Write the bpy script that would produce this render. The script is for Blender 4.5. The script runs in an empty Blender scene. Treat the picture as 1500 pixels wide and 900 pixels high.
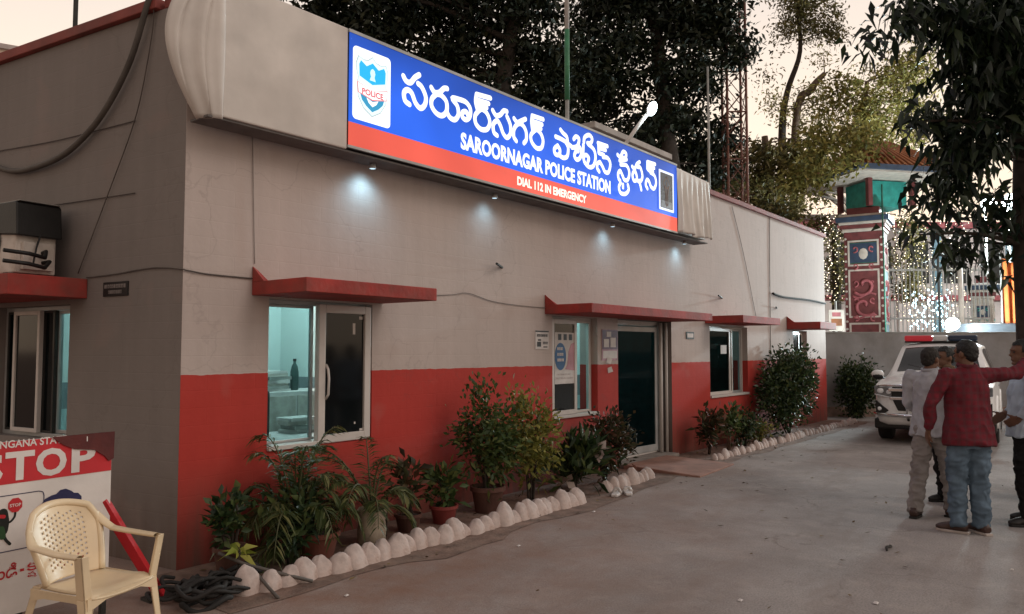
import bpy, math, random
import numpy as np
from mathutils import Vector, Matrix, noise as mnoise

R = math.radians
scene = bpy.context.scene
col = scene.collection

# ------------------------------------------------------------------ camera
CAM = np.array([-3.0824, -5.5188, 1.6])
cd = bpy.data.cameras.new('camera')
cam = bpy.data.objects.new('camera', cd); col.objects.link(cam)
cam.location = CAM; cam.rotation_euler = (R(93.2), 0, R(-51.996))
cd.sensor_width = 36; cd.lens = 1150 / 1500 * 36
cd.clip_start = 0.05; cd.clip_end = 3000
scene.camera = cam

# ------------------------------------------------------------------ sky, sun, exposure
SUN_DIR = Vector((0.20, -0.80, 0.62)).normalized()          # towards the sun
world = bpy.data.worlds.new('World'); scene.world = world
world.use_nodes = True
nt = world.node_tree; nt.nodes.clear()
wo = nt.nodes.new('ShaderNodeOutputWorld'); bg = nt.nodes.new('ShaderNodeBackground')
sky = nt.nodes.new('ShaderNodeTexSky'); sky.sky_type = 'NISHITA'; sky.sun_disc = False
sky.sun_elevation = math.asin(SUN_DIR.z); sky.sun_rotation = math.atan2(SUN_DIR.x, SUN_DIR.y)
sky.dust_density = 4.0; sky.air_density = 1.0
hsv = nt.nodes.new('ShaderNodeHueSaturation'); hsv.inputs['Saturation'].default_value = 0.25
nt.links.new(sky.outputs[0], hsv.inputs['Color'])
tc = nt.nodes.new('ShaderNodeTexCoord'); sp = nt.nodes.new('ShaderNodeSeparateXYZ')
nt.links.new(tc.outputs['Generated'], sp.inputs[0])
rp = nt.nodes.new('ShaderNodeValToRGB'); nt.links.new(sp.outputs['Z'], rp.inputs[0])
cr = rp.color_ramp
cr.elements[0].position = 0.0; cr.elements[0].color = (9.6, 7.0, 4.9, 1)
cr.elements[1].position = 1.0; cr.elements[1].color = (3.6, 3.25, 3.25, 1)
e = cr.elements.new(0.22); e.color = (9.2, 7.5, 5.8, 1)
e = cr.elements.new(0.45); e.color = (6.4, 5.6, 5.1, 1)
mx = nt.nodes.new('ShaderNodeMix'); mx.data_type = 'RGBA'; mx.inputs[0].default_value = 0.88
nt.links.new(hsv.outputs[0], mx.inputs[6]); nt.links.new(rp.outputs[0], mx.inputs[7])
# the afterglow: the sky is brighter and warmer towards the west, beyond the building
dt = nt.nodes.new('ShaderNodeVectorMath'); dt.operation = 'DOT_PRODUCT'; dt.inputs[1].default_value = (0.82, 0.57, 0.0)
nt.links.new(tc.outputs['Generated'], dt.inputs[0])
gl = nt.nodes.new('ShaderNodeMapRange'); gl.inputs[1].default_value = -0.2; gl.inputs[2].default_value = 0.85; gl.inputs[3].default_value = 0.92; gl.inputs[4].default_value = 1.48
nt.links.new(dt.outputs['Value'], gl.inputs[0])
sc2 = nt.nodes.new('ShaderNodeVectorMath'); sc2.operation = 'SCALE'
nt.links.new(mx.outputs[2], sc2.inputs[0]); nt.links.new(gl.outputs[0], sc2.inputs['Scale'])
nt.links.new(sc2.outputs[0], bg.inputs[0]); bg.inputs[1].default_value = 0.10
nt.links.new(bg.outputs[0], wo.inputs[0])

sl = bpy.data.lights.new('sun', 'SUN'); sl.energy = 0.55; sl.angle = R(25); sl.color = (1.0, 0.9, 0.8)
so = bpy.data.objects.new('sun', sl); col.objects.link(so)
so.rotation_euler = SUN_DIR.to_track_quat('Z', 'Y').to_euler()
so.location = SUN_DIR * 60
vs = scene.view_settings
vs.view_transform = 'Standard'; vs.look = 'None'; vs.exposure = 0.0; vs.gamma = 1.0; vs.use_curve_mapping = False
scene.cycles.max_bounces = 6; scene.cycles.transparent_max_bounces = 12
scene.cycles.use_denoising = True

# ------------------------------------------------------------------ helpers
def lin(r, g, b):
    f = lambda c: (c / 255 / 12.92) if c / 255 <= 0.04045 else ((c / 255 + 0.055) / 1.055) ** 2.4
    return (f(r), f(g), f(b), 1)

_P = R(3.2); _F = 1150.0
_fw = np.array([0.788, 0.6157]); _rt = np.array([0.6157, -0.788])
def at(px, py, dep):
    """a point seen at photo pixel px, py at dep metres in front of the camera"""
    x, y = (px - 750) / _F, (450 - py) / _F
    c, s = math.cos(_P), math.sin(_P)
    u = y * c + s; f = c - y * s
    k = dep / f
    h = _fw * f * k + _rt * x * k
    return Vector((CAM[0] + h[0], CAM[1] + h[1], CAM[2] + u * k))

def tag(o, label=None, cat=None, group=None, kind=None):
    if label: o['label'] = label
    if cat: o['category'] = cat
    if group: o['group'] = group
    if kind: o['kind'] = kind
    return o
def thing(name, label, cat, loc=(0, 0, 0), rz=0, group=None):
    o = bpy.data.objects.new(name, None); col.objects.link(o)
    o.empty_display_size = 0.1
    o.location = loc; o.rotation_euler = (0, 0, rz)
    return tag(o, label, cat, group)
def link(name, me, parent=None):
    o = bpy.data.objects.new(name, me); col.objects.link(o)
    if parent: o.parent = parent
    return o
def copy_tree(o, parent=None):
    c = o.copy(); col.objects.link(c)
    if parent: c.parent = parent
    for ch in list(o.children): copy_tree(ch, c)
    return c

class MB:
    def __init__(s): s.v = []; s.f = []; s.m = []
    def add(s, vs_, fs, mi=0, M=None):
        b = len(s.v)
        for p in vs_:
            p = Vector(p)
            s.v.append(tuple(M @ p) if M is not None else tuple(p))
        for f in fs: s.f.append(tuple(b + i for i in f)); s.m.append(mi)
        return s
    def box(s, x0, x1, y0, y1, z0, z1, mi=0, M=None):
        vs_ = [(x, y, z) for z in (z0, z1) for y in (y0, y1) for x in (x0, x1)]
        return s.add(vs_, [(0, 2, 3, 1), (4, 5, 7, 6), (0, 1, 5, 4), (2, 6, 7, 3), (0, 4, 6, 2), (1, 3, 7, 5)], mi, M)
    def tube(s, pts, rad, n=8, cap=True, mi=0, M=None, squash=1.0):
        pts = [Vector(p) for p in pts]
        if not hasattr(rad, '__len__'): rad = [rad] * len(pts)
        rings = []; prev = None
        for i, p in enumerate(pts):
            t = (pts[min(i + 1, len(pts) - 1)] - pts[max(i - 1, 0)])
            t = t.normalized() if t.length > 1e-9 else Vector((0, 0, 1))
            if prev is None:
                a = Vector((0, 0, 1)) if abs(t.z) < 0.9 else Vector((1, 0, 0))
                u = t.cross(a).normalized()
            else:
                u = (prev - t * prev.dot(t)).normalized()
            prev = u; w = t.cross(u)
            rings.append([p + (u * math.cos(2 * math.pi * k / n) + w * math.sin(2 * math.pi * k / n) * squash) * rad[i] for k in range(n)])
        vs_ = [q for r_ in rings for q in r_]
        fs = []
        for i in range(len(rings) - 1):
            for k in range(n):
                k2 = (k + 1) % n
                fs.append((i * n + k, i * n + k2, (i + 1) * n + k2, (i + 1) * n + k))
        if cap:
            fs.append(tuple(range(n - 1, -1, -1))); o_ = (len(rings) - 1) * n
            fs.append(tuple(o_ + k for k in range(n)))
        return s.add(vs_, fs, mi, M)
    def lathe(s, prof, n=20, c=(0, 0, 0), mi=0, M=None, cap=True):
        vs_ = []; fs = []
        for r_, z in prof:
            for k in range(n):
                a = 2 * math.pi * k / n
                vs_.append((c[0] + r_ * math.cos(a), c[1] + r_ * math.sin(a), c[2] + z))
        for i in range(len(prof) - 1):
            for k in range(n):
                k2 = (k + 1) % n
                fs.append((i * n + k, i * n + k2, (i + 1) * n + k2, (i + 1) * n + k))
        if cap:
            fs.append(tuple(range(n - 1, -1, -1))); o_ = (len(prof) - 1) * n
            fs.append(tuple(o_ + k for k in range(n)))
        return s.add(vs_, fs, mi, M)
    def prism(s, poly, d0, d1, plane='xz', mi=0, M=None):
        """extrude a 2-D outline between d0 and d1 along the plane's third axis"""
        def mk(p, d):
            return {'xz': (p[0], d, p[1]), 'xy': (p[0], p[1], d), 'yz': (d, p[0], p[1])}[plane]
        n = len(poly)
        vs_ = [mk(p, d0) for p in poly] + [mk(p, d1) for p in poly]
        fs = [tuple(range(n)), tuple(range(2 * n - 1, n - 1, -1))]
        for i in range(n):
            j = (i + 1) % n
            fs.append((i, i + n, j + n, j))
        return s.add(vs_, fs, mi, M)
    def ball(s, c, r, n=10, mi=0, M=None):
        if not hasattr(r, '__len__'): r = (r, r, r)
        vs_ = []; fs = []
        m = max(5, n // 2)
        for i in range(m + 1):
            th = math.pi * i / m
            for k in range(n):
                a = 2 * math.pi * k / n
                vs_.append((c[0] + r[0] * math.sin(th) * math.cos(a), c[1] + r[1] * math.sin(th) * math.sin(a), c[2] + r[2] * math.cos(th)))
        for i in range(m):
            for k in range(n):
                k2 = (k + 1) % n
                fs.append((i * n + k, (i + 1) * n + k, (i + 1) * n + k2, i * n + k2))
        return s.add(vs_, fs, mi, M)
    def mesh(s, name, mats, smooth=False):
        me = bpy.data.meshes.new(name); me.from_pydata(s.v, [], s.f)
        if not isinstance(mats, (list, tuple)): mats = [mats]
        for m in mats: me.materials.append(m)
        if len(mats) > 1: me.polygons.foreach_set('material_index', s.m)
        if smooth: me.polygons.foreach_set('use_smooth', [True] * len(me.polygons))
        me.update(); return me
    def build(s, name, mats, parent=None, smooth=False, bevel=0, sub=0, weld=False):
        o = link(name, s.mesh(name, mats, smooth), parent)
        if weld:
            m = o.modifiers.new('w', 'WELD'); m.merge_threshold = 0.0005
        if bevel:
            m = o.modifiers.new('b', 'BEVEL'); m.width = bevel; m.segments = 2; m.limit_method = 'ANGLE'; m.angle_limit = R(40)
        if sub:
            m = o.modifiers.new('s', 'SUBSURF'); m.levels = sub; m.render_levels = sub
        return o

# ------------------------------------------------------------------ materials
def newmat(name):
    m = bpy.data.materials.new(name); m.use_nodes = True
    return m, m.node_tree, m.node_tree.nodes['Principled BSDF']
def mat(name, c, rough=0.7, var=0.25, scale=6.0, bump=0.15, bscale=60.0, metal=0.0, spec=0.4, dirt=None, dscale=1.2, damt=0.5, sheen=0):
    """painted or worn surface: colour broken up by noise, optional dirt patches and a fine bump"""
    m, t, b = newmat(name)
    c = tuple(c)[:3]
    tcn = t.nodes.new('ShaderNodeTexCoord')
    n1 = t.nodes.new('ShaderNodeTexNoise'); n1.inputs['Scale'].default_value = scale; n1.inputs['Detail'].default_value = 6
    t.links.new(tcn.outputs['Object'], n1.inputs['Vector'])
    r1 = t.nodes.new('ShaderNodeValToRGB'); t.links.new(n1.outputs[0], r1.inputs[0])
    r1.color_ramp.elements[0].position = 0.3; r1.color_ramp.elements[1].position = 0.7
    r1.color_ramp.elements[0].color = tuple(x * (1 - var) for x in c) + (1,)
    r1.color_ramp.elements[1].color = tuple(min(1, x * (1 + var * 0.6)) for x in c) + (1,)
    out = r1.outputs[0]
    if dirt is not None:
        n2 = t.nodes.new('ShaderNodeTexNoise'); n2.inputs['Scale'].default_value = dscale; n2.inputs['Detail'].default_value = 8
        n2.inputs['Roughness'].default_value = 0.65
        t.links.new(tcn.outputs['Object'], n2.inputs['Vector'])
        r2 = t.nodes.new('ShaderNodeValToRGB'); t.links.new(n2.outputs[0], r2.inputs[0])
        r2.color_ramp.elements[0].position = 0.45; r2.color_ramp.elements[1].position = 0.72
        r2.color_ramp.elements[0].color = (0, 0, 0, 1); r2.color_ramp.elements[1].color = (damt,) * 3 + (1,)
        mm = t.nodes.new('ShaderNodeMix'); mm.data_type = 'RGBA'
        t.links.new(r2.outputs[0], mm.inputs[0]); t.links.new(out, mm.inputs[6]); mm.inputs[7].default_value = tuple(dirt)[:3] + (1,)
        out = mm.outputs[2]
    t.links.new(out, b.inputs['Base Color'])
    b.inputs['Roughness'].default_value = rough; b.inputs['Metallic'].default_value = metal
    b.inputs['Specular IOR Level'].default_value = spec
    if bump:
        n3 = t.nodes.new('ShaderNodeTexNoise'); n3.inputs['Scale'].default_value = bscale; n3.inputs['Detail'].default_value = 4
        t.links.new(tcn.outputs['Object'], n3.inputs['Vector'])
        bp = t.nodes.new('ShaderNodeBump'); bp.inputs['Strength'].default_value = bump; bp.inputs['Distance'].default_value = 0.01
        t.links.new(n3.outputs[0], bp.inputs['Height']); t.links.new(bp.outputs[0], b.inputs['Normal'])
    return m
def emit(name, c, s=1.0, var=0.0, scale=1.5):
    m, t, b = newmat(name)
    b.inputs['Base Color'].default_value = tuple(x * 0.5 for x in c[:3]) + (1,)
    b.inputs['Emission Color'].default_value = tuple(c)[:3] + (1,)
    b.inputs['Emission Strength'].default_value = s
    b.inputs['Roughness'].default_value = 0.35
    if var:
        tcn = t.nodes.new('ShaderNodeTexCoord')
        n = t.nodes.new('ShaderNodeTexNoise'); n.inputs['Scale'].default_value = scale; n.inputs['Detail'].default_value = 2
        mr = t.nodes.new('ShaderNodeMapRange'); mr.inputs[1].default_value = 0.3; mr.inputs[2].default_value = 0.7
        mr.inputs[3].default_value = s * (1 - var); mr.inputs[4].default_value = s * (1 + var)
        t.links.new(tcn.outputs['Object'], n.inputs['Vector']); t.links.new(n.outputs[0], mr.inputs[0])
        t.links.new(mr.outputs[0], b.inputs['Emission Strength'])
    return m
def leafmat(name, c0, c1, c2, trans=0.25, rough=0.5):
    m, t, b = newmat(name)
    g = t.nodes.new('ShaderNodeNewGeometry')
    r1 = t.nodes.new('ShaderNodeValToRGB'); t.links.new(g.outputs['Random Per Island'], r1.inputs[0])
    r1.color_ramp.elements[0].color = tuple(c0) + (1,); r1.color_ramp.elements[1].color = tuple(c2) + (1,)
    e_ = r1.color_ramp.elements.new(0.6); e_.color = tuple(c1) + (1,)
    t.links.new(r1.outputs[0], b.inputs['Base Color'])
    b.inputs['Roughness'].default_value = rough; b.inputs['Specular IOR Level'].default_value = 0.3
    tr = t.nodes.new('ShaderNodeBsdfTranslucent'); t.links.new(r1.outputs[0], tr.inputs[0])
    ms = t.nodes.new('ShaderNodeMixShader'); ms.inputs[0].default_value = trans
    t.links.new(b.outputs[0], ms.inputs[1]); t.links.new(tr.outputs[0], ms.inputs[2])
    t.links.new(ms.outputs[0], t.nodes['Material Output'].inputs[0])
    return m
def glassmat(name, tint, clear=0.9, rough=0.05):
    m, t, b = newmat(name)
    b.inputs['Base Color'].default_value = (0.02, 0.025, 0.025, 1); b.inputs['Roughness'].default_value = rough
    tr = t.nodes.new('ShaderNodeBsdfTransparent'); tr.inputs[0].default_value = tuple(tint) + (1,)
    ms = t.nodes.new('ShaderNodeMixShader'); ms.inputs[0].default_value = clear
    t.links.new(b.outputs[0], ms.inputs[1]); t.links.new(tr.outputs[0], ms.inputs[2])
    t.links.new(ms.outputs[0], t.nodes['Material Output'].inputs[0])
    return m

def wall_material(name, upper, lower, split):
    """painted plaster: two colours meeting at a height, faint block courses, streaks and grime"""
    m, t, b = newmat(name)
    g = t.nodes.new('ShaderNodeNewGeometry'); s = t.nodes.new('ShaderNodeSeparateXYZ'); t.links.new(g.outputs['Position'], s.inputs[0])
    N = lambda k: t.nodes.new(k)
    # ragged paint edge
    ne = N('ShaderNodeTexNoise'); ne.inputs['Scale'].default_value = 9; t.links.new(g.outputs['Position'], ne.inputs['Vector'])
    ma = N('ShaderNodeMath'); ma.operation = 'MULTIPLY_ADD'; ma.inputs[1].default_value = 0.02
    t.links.new(ne.outputs[0], ma.inputs[0]); t.links.new(s.outputs['Z'], ma.inputs[2])
    gt = N('ShaderNodeMath'); gt.operation = 'GREATER_THAN'; gt.inputs[1].default_value = split + 0.01; t.links.new(ma.outputs[0], gt.inputs[0])
    # big tonal patches
    nb = N('ShaderNodeTexNoise'); nb.inputs['Scale'].default_value = 0.8; nb.inputs['Detail'].default_value = 9; nb.inputs['Roughness'].default_value = 0.62
    t.links.new(g.outputs['Position'], nb.inputs['Vector'])
    # vertical streaks
    mp = N('ShaderNodeMapping'); mp.inputs['Scale'].default_value = (5, 5, 0.35); t.links.new(g.outputs['Position'], mp.inputs[0])
    nsr = N('ShaderNodeTexNoise'); nsr.inputs['Scale'].default_value = 2.0; nsr.inputs['Detail'].default_value = 7; t.links.new(mp.outputs[0], nsr.inputs['Vector'])
    ns3 = N('ShaderNodeMath'); ns3.operation = 'MULTIPLY_ADD'; ns3.inputs[1].default_value = 0.45; ns3.inputs[2].default_value = 0.275; t.links.new(nsr.outputs[0], ns3.inputs[0])
    ad = N('ShaderNodeMath'); ad.operation = 'ADD'; t.links.new(nb.outputs[0], ad.inputs[0]); t.links.new(ns3.outputs[0], ad.inputs[1])
    mr = N('ShaderNodeMapRange'); mr.inputs[1].default_value = 0.7; mr.inputs[2].default_value = 1.3; mr.inputs[3].default_value = 0.86; mr.inputs[4].default_value = 1.08
    t.links.new(ad.outputs[0], mr.inputs[0])
    mix = N('ShaderNodeMix'); mix.data_type = 'RGBA'; mix.inputs[6].default_value = tuple(lower) + (1,); mix.inputs[7].default_value = tuple(upper) + (1,)
    t.links.new(gt.outputs[0], mix.inputs[0])
    ml = N('ShaderNodeVectorMath'); ml.operation = 'SCALE'; t.links.new(mix.outputs[2], ml.inputs[0]); t.links.new(mr.outputs[0], ml.inputs['Scale'])
    # splash dirt near the ground and dribbles: stays on the wall
    md = N('ShaderNodeMapRange'); md.inputs[1].default_value = 0.0; md.inputs[2].default_value = 0.80; md.inputs[3].default_value = 1.5; md.inputs[4].default_value = 0.0
    t.links.new(s.outputs['Z'], md.inputs[0])
    mdn = N('ShaderNodeMath'); mdn.operation = 'MULTIPLY'; t.links.new(md.outputs[0], mdn.inputs[0]); t.links.new(nsr.outputs[0], mdn.inputs[1])
    mix2 = N('ShaderNodeMix'); mix2.data_type = 'RGBA'; mix2.inputs[7].default_value = (0.10, 0.06, 0.045, 1)
    t.links.new(mdn.outputs[0], mix2.inputs[0]); t.links.new(ml.outputs[0], mix2.inputs[6])
    # hairline cracks and old patch repairs
    vo = N('ShaderNodeTexVoronoi'); vo.feature = 'DISTANCE_TO_EDGE'; vo.inputs['Scale'].default_value = 0.55
    wn = N('ShaderNodeTexNoise'); wn.inputs['Scale'].default_value = 2.5; wn.inputs['Detail'].default_value = 8; t.links.new(g.outputs['Position'], wn.inputs['Vector'])
    wv = N('ShaderNodeVectorMath'); wv.operation = 'MULTIPLY_ADD'; wv.inputs[1].default_value = (0.7, 0.7, 0.7); t.links.new(wn.outputs['Color'], wv.inputs[0]); t.links.new(g.outputs['Position'], wv.inputs[2]); t.links.new(wv.outputs[0], vo.inputs['Vector'])
    lt = N('ShaderNodeMapRange'); lt.inputs[1].default_value = 0.0; lt.inputs[2].default_value = 0.006; lt.inputs[3].default_value = 0.30; lt.inputs[4].default_value = 0.0; t.links.new(vo.outputs['Distance'], lt.inputs[0])
    ck = N('ShaderNodeMath'); ck.operation = 'MULTIPLY'; t.links.new(lt.outputs[0], ck.inputs[0]); t.links.new(nb.outputs[0], ck.inputs[1])
    mix3 = N('ShaderNodeMix'); mix3.data_type = 'RGBA'; mix3.inputs[7].default_value = (0.10, 0.075, 0.065, 1)
    t.links.new(ck.outputs[0], mix3.inputs[0]); t.links.new(mix2.outputs[2], mix3.inputs[6])
    np_ = N('ShaderNodeTexNoise'); np_.inputs['Scale'].default_value = 1.7; np_.inputs['Detail'].default_value = 3; t.links.new(g.outputs['Position'], np_.inputs['Vector'])
    rp2 = N('ShaderNodeMapRange'); rp2.inputs[1].default_value = 0.60; rp2.inputs[2].default_value = 0.66; rp2.inputs[3].default_value = 0.0; rp2.inputs[4].default_value = 0.12; t.links.new(np_.outputs[0], rp2.inputs[0])
    mix4 = N('ShaderNodeMix'); mix4.data_type = 'RGBA'; mix4.inputs[7].default_value = (0.34, 0.22, 0.19, 1)
    t.links.new(rp2.outputs[0], mix4.inputs[0]); t.links.new(mix3.outputs[2], mix4.inputs[6])
    t.links.new(mix4.outputs[2], b.inputs['Base Color'])
    b.inputs['Roughness'].default_value = 0.75; b.inputs['Specular IOR Level'].default_value = 0.25
    # block courses in the bump
    br = N('ShaderNodeTexBrick'); br.inputs['Scale'].default_value = 1.0
    br.inputs['Brick Width'].default_value = 0.42; br.inputs['Row Height'].default_value = 0.13; br.inputs['Mortar Size'].default_value = 0.006; br.inputs['Mortar Smooth'].default_value = 0.6
    cm = N('ShaderNodeCombineXYZ'); sx = N('ShaderNodeMath'); sx.operation = 'ADD'
    t.links.new(s.outputs['X'], sx.inputs[0]); t.links.new(s.outputs['Y'], sx.inputs[1])
    t.links.new(sx.outputs[0], cm.inputs[0]); t.links.new(s.outputs['Z'], cm.inputs[1]); t.links.new(cm.outputs[0], br.inputs['Vector'])
    nf = N('ShaderNodeTexNoise'); nf.inputs['Scale'].default_value = 14; nf.inputs['Detail'].default_value = 8; t.links.new(g.outputs['Position'], nf.inputs['Vector'])
    sm = N('ShaderNodeMath'); sm.operation = 'MULTIPLY_ADD'; sm.inputs[1].default_value = -0.35; t.links.new(br.outputs['Fac'], sm.inputs[0]); t.links.new(nf.outputs[0], sm.inputs[2])
    bp = N('ShaderNodeBump'); bp.inputs['Strength'].default_value = 0.15; bp.inputs['Distance'].default_value = 0.02
    t.links.new(sm.outputs[0], bp.inputs['Height']); t.links.new(bp.outputs[0], b.inputs['Normal'])
    return m

M = {}
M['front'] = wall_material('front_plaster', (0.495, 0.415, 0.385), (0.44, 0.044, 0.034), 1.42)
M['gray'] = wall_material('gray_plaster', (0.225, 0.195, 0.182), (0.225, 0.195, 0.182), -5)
M['red'] = mat('red_paint', (0.36, 0.036, 0.028), 0.7, 0.35, 4, 0.35, 24, dirt=(0.15, 0.065, 0.05), dscale=2.6, damt=0.75)
M['coping'] = mat('dull_red_paint', (0.26, 0.055, 0.045), 0.7, 0.3, 3, 0.2, 30, dirt=(0.1, 0.06, 0.05))
M['roof'] = mat('roof_cement', (0.25, 0.23, 0.21), 0.9, 0.3, 2)
M['white'] = mat('white_frame', (0.62, 0.57, 0.54), 0.45, 0.15, 5, 0.05, dirt=(0.3, 0.26, 0.23), dscale=5, damt=0.4)
M['alu'] = mat('aluminium', (0.42, 0.42, 0.42), 0.4, 0.2, 4, 0.05, metal=0.3)
M['dark'] = mat('dark_metal', (0.03, 0.028, 0.026), 0.6, 0.3, 8)
M['black'] = mat('black_plastic', (0.012, 0.011, 0.011), 0.5, 0.3, 8)
M['rubber'] = mat('black_rubber', (0.02, 0.018, 0.017), 0.8, 0.3, 12)
M['darkglass'] = mat('dark_glass', (0.006, 0.008, 0.009), 0.08, 0.3, 2, 0.0, spec=0.35)
M['teal'] = glassmat('green_tinted_glass', (0.78, 0.93, 0.95), 0.93)
M['dimglass'] = glassmat('smoky_tinted_glass', (0.10, 0.19, 0.19), 0.9)
M['doorglass'] = glassmat('dark_teal_glass', (0.20, 0.40, 0.42), 0.93); M['room'] = None

def room_material():
    m, t, b = newmat('room_paint')
    g = t.nodes.new('ShaderNodeNewGeometry'); s = t.nodes.new('ShaderNodeSeparateXYZ'); t.links.new(g.outputs['Position'], s.inputs[0])
    r_ = t.nodes.new('ShaderNodeValToRGB'); r_.color_ramp.interpolation = 'CONSTANT'
    mr = t.nodes.new('ShaderNodeMapRange'); mr.inputs[2].default_value = 4.0; t.links.new(s.outputs['Z'], mr.inputs[0]); t.links.new(mr.outputs[0], r_.inputs[0])
    r_.color_ramp.elements[0].color = (0.42, 0.52, 0.52, 1); r_.color_ramp.elements[0].position = 0
    r_.color_ramp.elements[1].color = (0.66, 0.72, 0.70, 1); r_.color_ramp.elements[1].position = 0.315
    e_ = r_.color_ramp.elements.new(0.245); e_.color = (0.20, 0.23, 0.24, 1)
    t.links.new(r_.outputs[0], b.inputs['Base Color']); b.inputs['Roughness'].default_value = 0.7
    return m
M['room'] = room_material()

# ------------------------------------------------------------------ ground
def ground_material():
    m, t, b = newmat('dusty_asphalt')
    N = lambda k: t.nodes.new(k)
    g = N('ShaderNodeNewGeometry'); pos = g.outputs['Position']
    def noise(sc, det=6, ro=0.6, vec=None):
        n = N('ShaderNodeTexNoise'); n.inputs['Scale'].default_value = sc; n.inputs['Detail'].default_value = det; n.inputs['Roughness'].default_value = ro
        t.links.new(vec or pos, n.inputs['Vector']); return n.outputs[0]
    def ramp(x, stops):
        r_ = N('ShaderNodeValToRGB'); t.links.new(x, r_.inputs[0])
        el = r_.color_ramp.elements
        el[0].position, el[0].color = stops[0][0], tuple(stops[0][1]) + (1,)
        el[1].position, el[1].color = stops[-1][0], tuple(stops[-1][1]) + (1,)
        for p, c in stops[1:-1]:
            q = el.new(p); q.color = tuple(c) + (1,)
        return r_.outputs[0]
    def mix(f, a, b_, mode='MIX'):
        x = N('ShaderNodeMix'); x.data_type = 'RGBA'; x.blend_type = mode
        if isinstance(f, float): x.inputs[0].default_value = f
        else: t.links.new(f, x.inputs[0])
        for v, k in ((a, 6), (b_, 7)):
            if isinstance(v, tuple): x.inputs[k].default_value = v + (1,)
            else: t.links.new(v, x.inputs[k])
        return x.outputs[2]
    base = ramp(noise(0.55, 8, 0.65), [(0.3, (0.190, 0.168, 0.156)), (0.5, (0.298, 0.268, 0.254)), (0.72, (0.39, 0.355, 0.335))])
    grit = ramp(noise(70, 3, 0.7), [(0.32, (0.70, 0.70, 0.70)), (0.52, (1, 1, 1)), (0.75, (1.2, 1.19, 1.18))])
    c = mix(1.0, base, grit, 'MULTIPLY')
    mp = N('ShaderNodeMapping'); mp.inputs['Scale'].default_value = (0.5, 1.6, 1); mp.inputs['Rotation'].default_value = (0, 0, R(-14)); t.links.new(pos, mp.inputs[0])
    stain = ramp(noise(1.3, 9, 0.7, mp.outputs[0]), [(0.50, (0, 0, 0)), (0.68, (0.8, 0.8, 0.8))])
    c = mix(stain, c, (0.235, 0.195, 0.175))
    dust = ramp(noise(2.6, 8, 0.7), [(0.52, (0, 0, 0)), (0.75, (0.55, 0.55, 0.55))])
    c = mix(dust, c, (0.46, 0.40, 0.36))
    # tyre tracks worn along the yard, cracks and dark oil drips
    sx_ = N('ShaderNodeSeparateXYZ'); wob = N('ShaderNodeVectorMath'); wob.operation = 'MULTIPLY_ADD'; wob.inputs[1].default_value = (1.2, 1.2, 0)
    nw = N('ShaderNodeTexNoise'); nw.inputs['Scale'].default_value = 0.35; nw.inputs['Detail'].default_value = 3; t.links.new(pos, nw.inputs['Vector'])
    t.links.new(nw.outputs['Color'], wob.inputs[0]); t.links.new(pos, wob.inputs[2]); t.links.new(wob.outputs[0], sx_.inputs[0])
    wt = N('ShaderNodeMath'); wt.operation = 'SINE'; wm = N('ShaderNodeMath'); wm.operation = 'MULTIPLY'; wm.inputs[1].default_value = 4.1; t.links.new(sx_.outputs['Y'], wm.inputs[0]); t.links.new(wm.outputs[0], wt.inputs[0])
    wr = N('ShaderNodeMapRange'); wr.inputs[1].default_value = 0.35; wr.inputs[2].default_value = 1.0; wr.inputs[3].default_value = 0.0; wr.inputs[4].default_value = 0.42; t.links.new(wt.outputs[0], wr.inputs[0])
    wk = N('ShaderNodeMath'); wk.operation = 'MULTIPLY'; t.links.new(wr.outputs[0], wk.inputs[0]); t.links.new(noise(1.1, 6, .7), wk.inputs[1])
    c = mix(wk.outputs[0], c, (0.20, 0.175, 0.165))
    vo = N('ShaderNodeTexVoronoi'); vo.feature = 'DISTANCE_TO_EDGE'; vo.inputs['Scale'].default_value = 0.42
    wv2 = N('ShaderNodeVectorMath'); wv2.operation = 'MULTIPLY_ADD'; wv2.inputs[1].default_value = (0.9, 0.9, 0); nw2 = N('ShaderNodeTexNoise'); nw2.inputs['Scale'].default_value = 2.2; nw2.inputs['Detail'].default_value = 8
    t.links.new(pos, nw2.inputs['Vector']); t.links.new(nw2.outputs['Color'], wv2.inputs[0]); t.links.new(pos, wv2.inputs[2]); t.links.new(wv2.outputs[0], vo.inputs['Vector'])
    lc = N('ShaderNodeMapRange'); lc.inputs[1].default_value = 0.0; lc.inputs[2].default_value = 0.010; lc.inputs[3].default_value = 0.55; lc.inputs[4].default_value = 0.0; t.links.new(vo.outputs['Distance'], lc.inputs[0])
    lk = N('ShaderNodeMath'); lk.operation = 'MULTIPLY'; t.links.new(lc.outputs[0], lk.inputs[0]); t.links.new(ramp(noise(.9, 3), [(.45, (0, 0, 0)), (.6, (1, 1, 1))]), lk.inputs[1])
    c = mix(lk.outputs[0], c, (0.12, 0.10, 0.09))
    spots = ramp(noise(3.4, 3, .5), [(0.68, (0, 0, 0)), (0.74, (0.55, 0.55, 0.55))])
    c = mix(spots, c, (0.16, 0.14, 0.13))
    # brown dust by the flower bed, plus dimmer light at the near left painted in
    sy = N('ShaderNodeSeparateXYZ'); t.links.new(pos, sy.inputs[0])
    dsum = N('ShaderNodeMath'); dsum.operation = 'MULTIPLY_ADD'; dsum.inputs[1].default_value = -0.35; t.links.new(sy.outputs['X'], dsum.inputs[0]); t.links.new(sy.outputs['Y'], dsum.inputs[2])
    dm = N('ShaderNodeMapRange'); dm.inputs[1].default_value = -5.0; dm.inputs[2].default_value = -1.6; dm.inputs[3].default_value = 0.0; dm.inputs[4].default_value = 1.0; t.links.new(dsum.outputs[0], dm.inputs[0])
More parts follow.
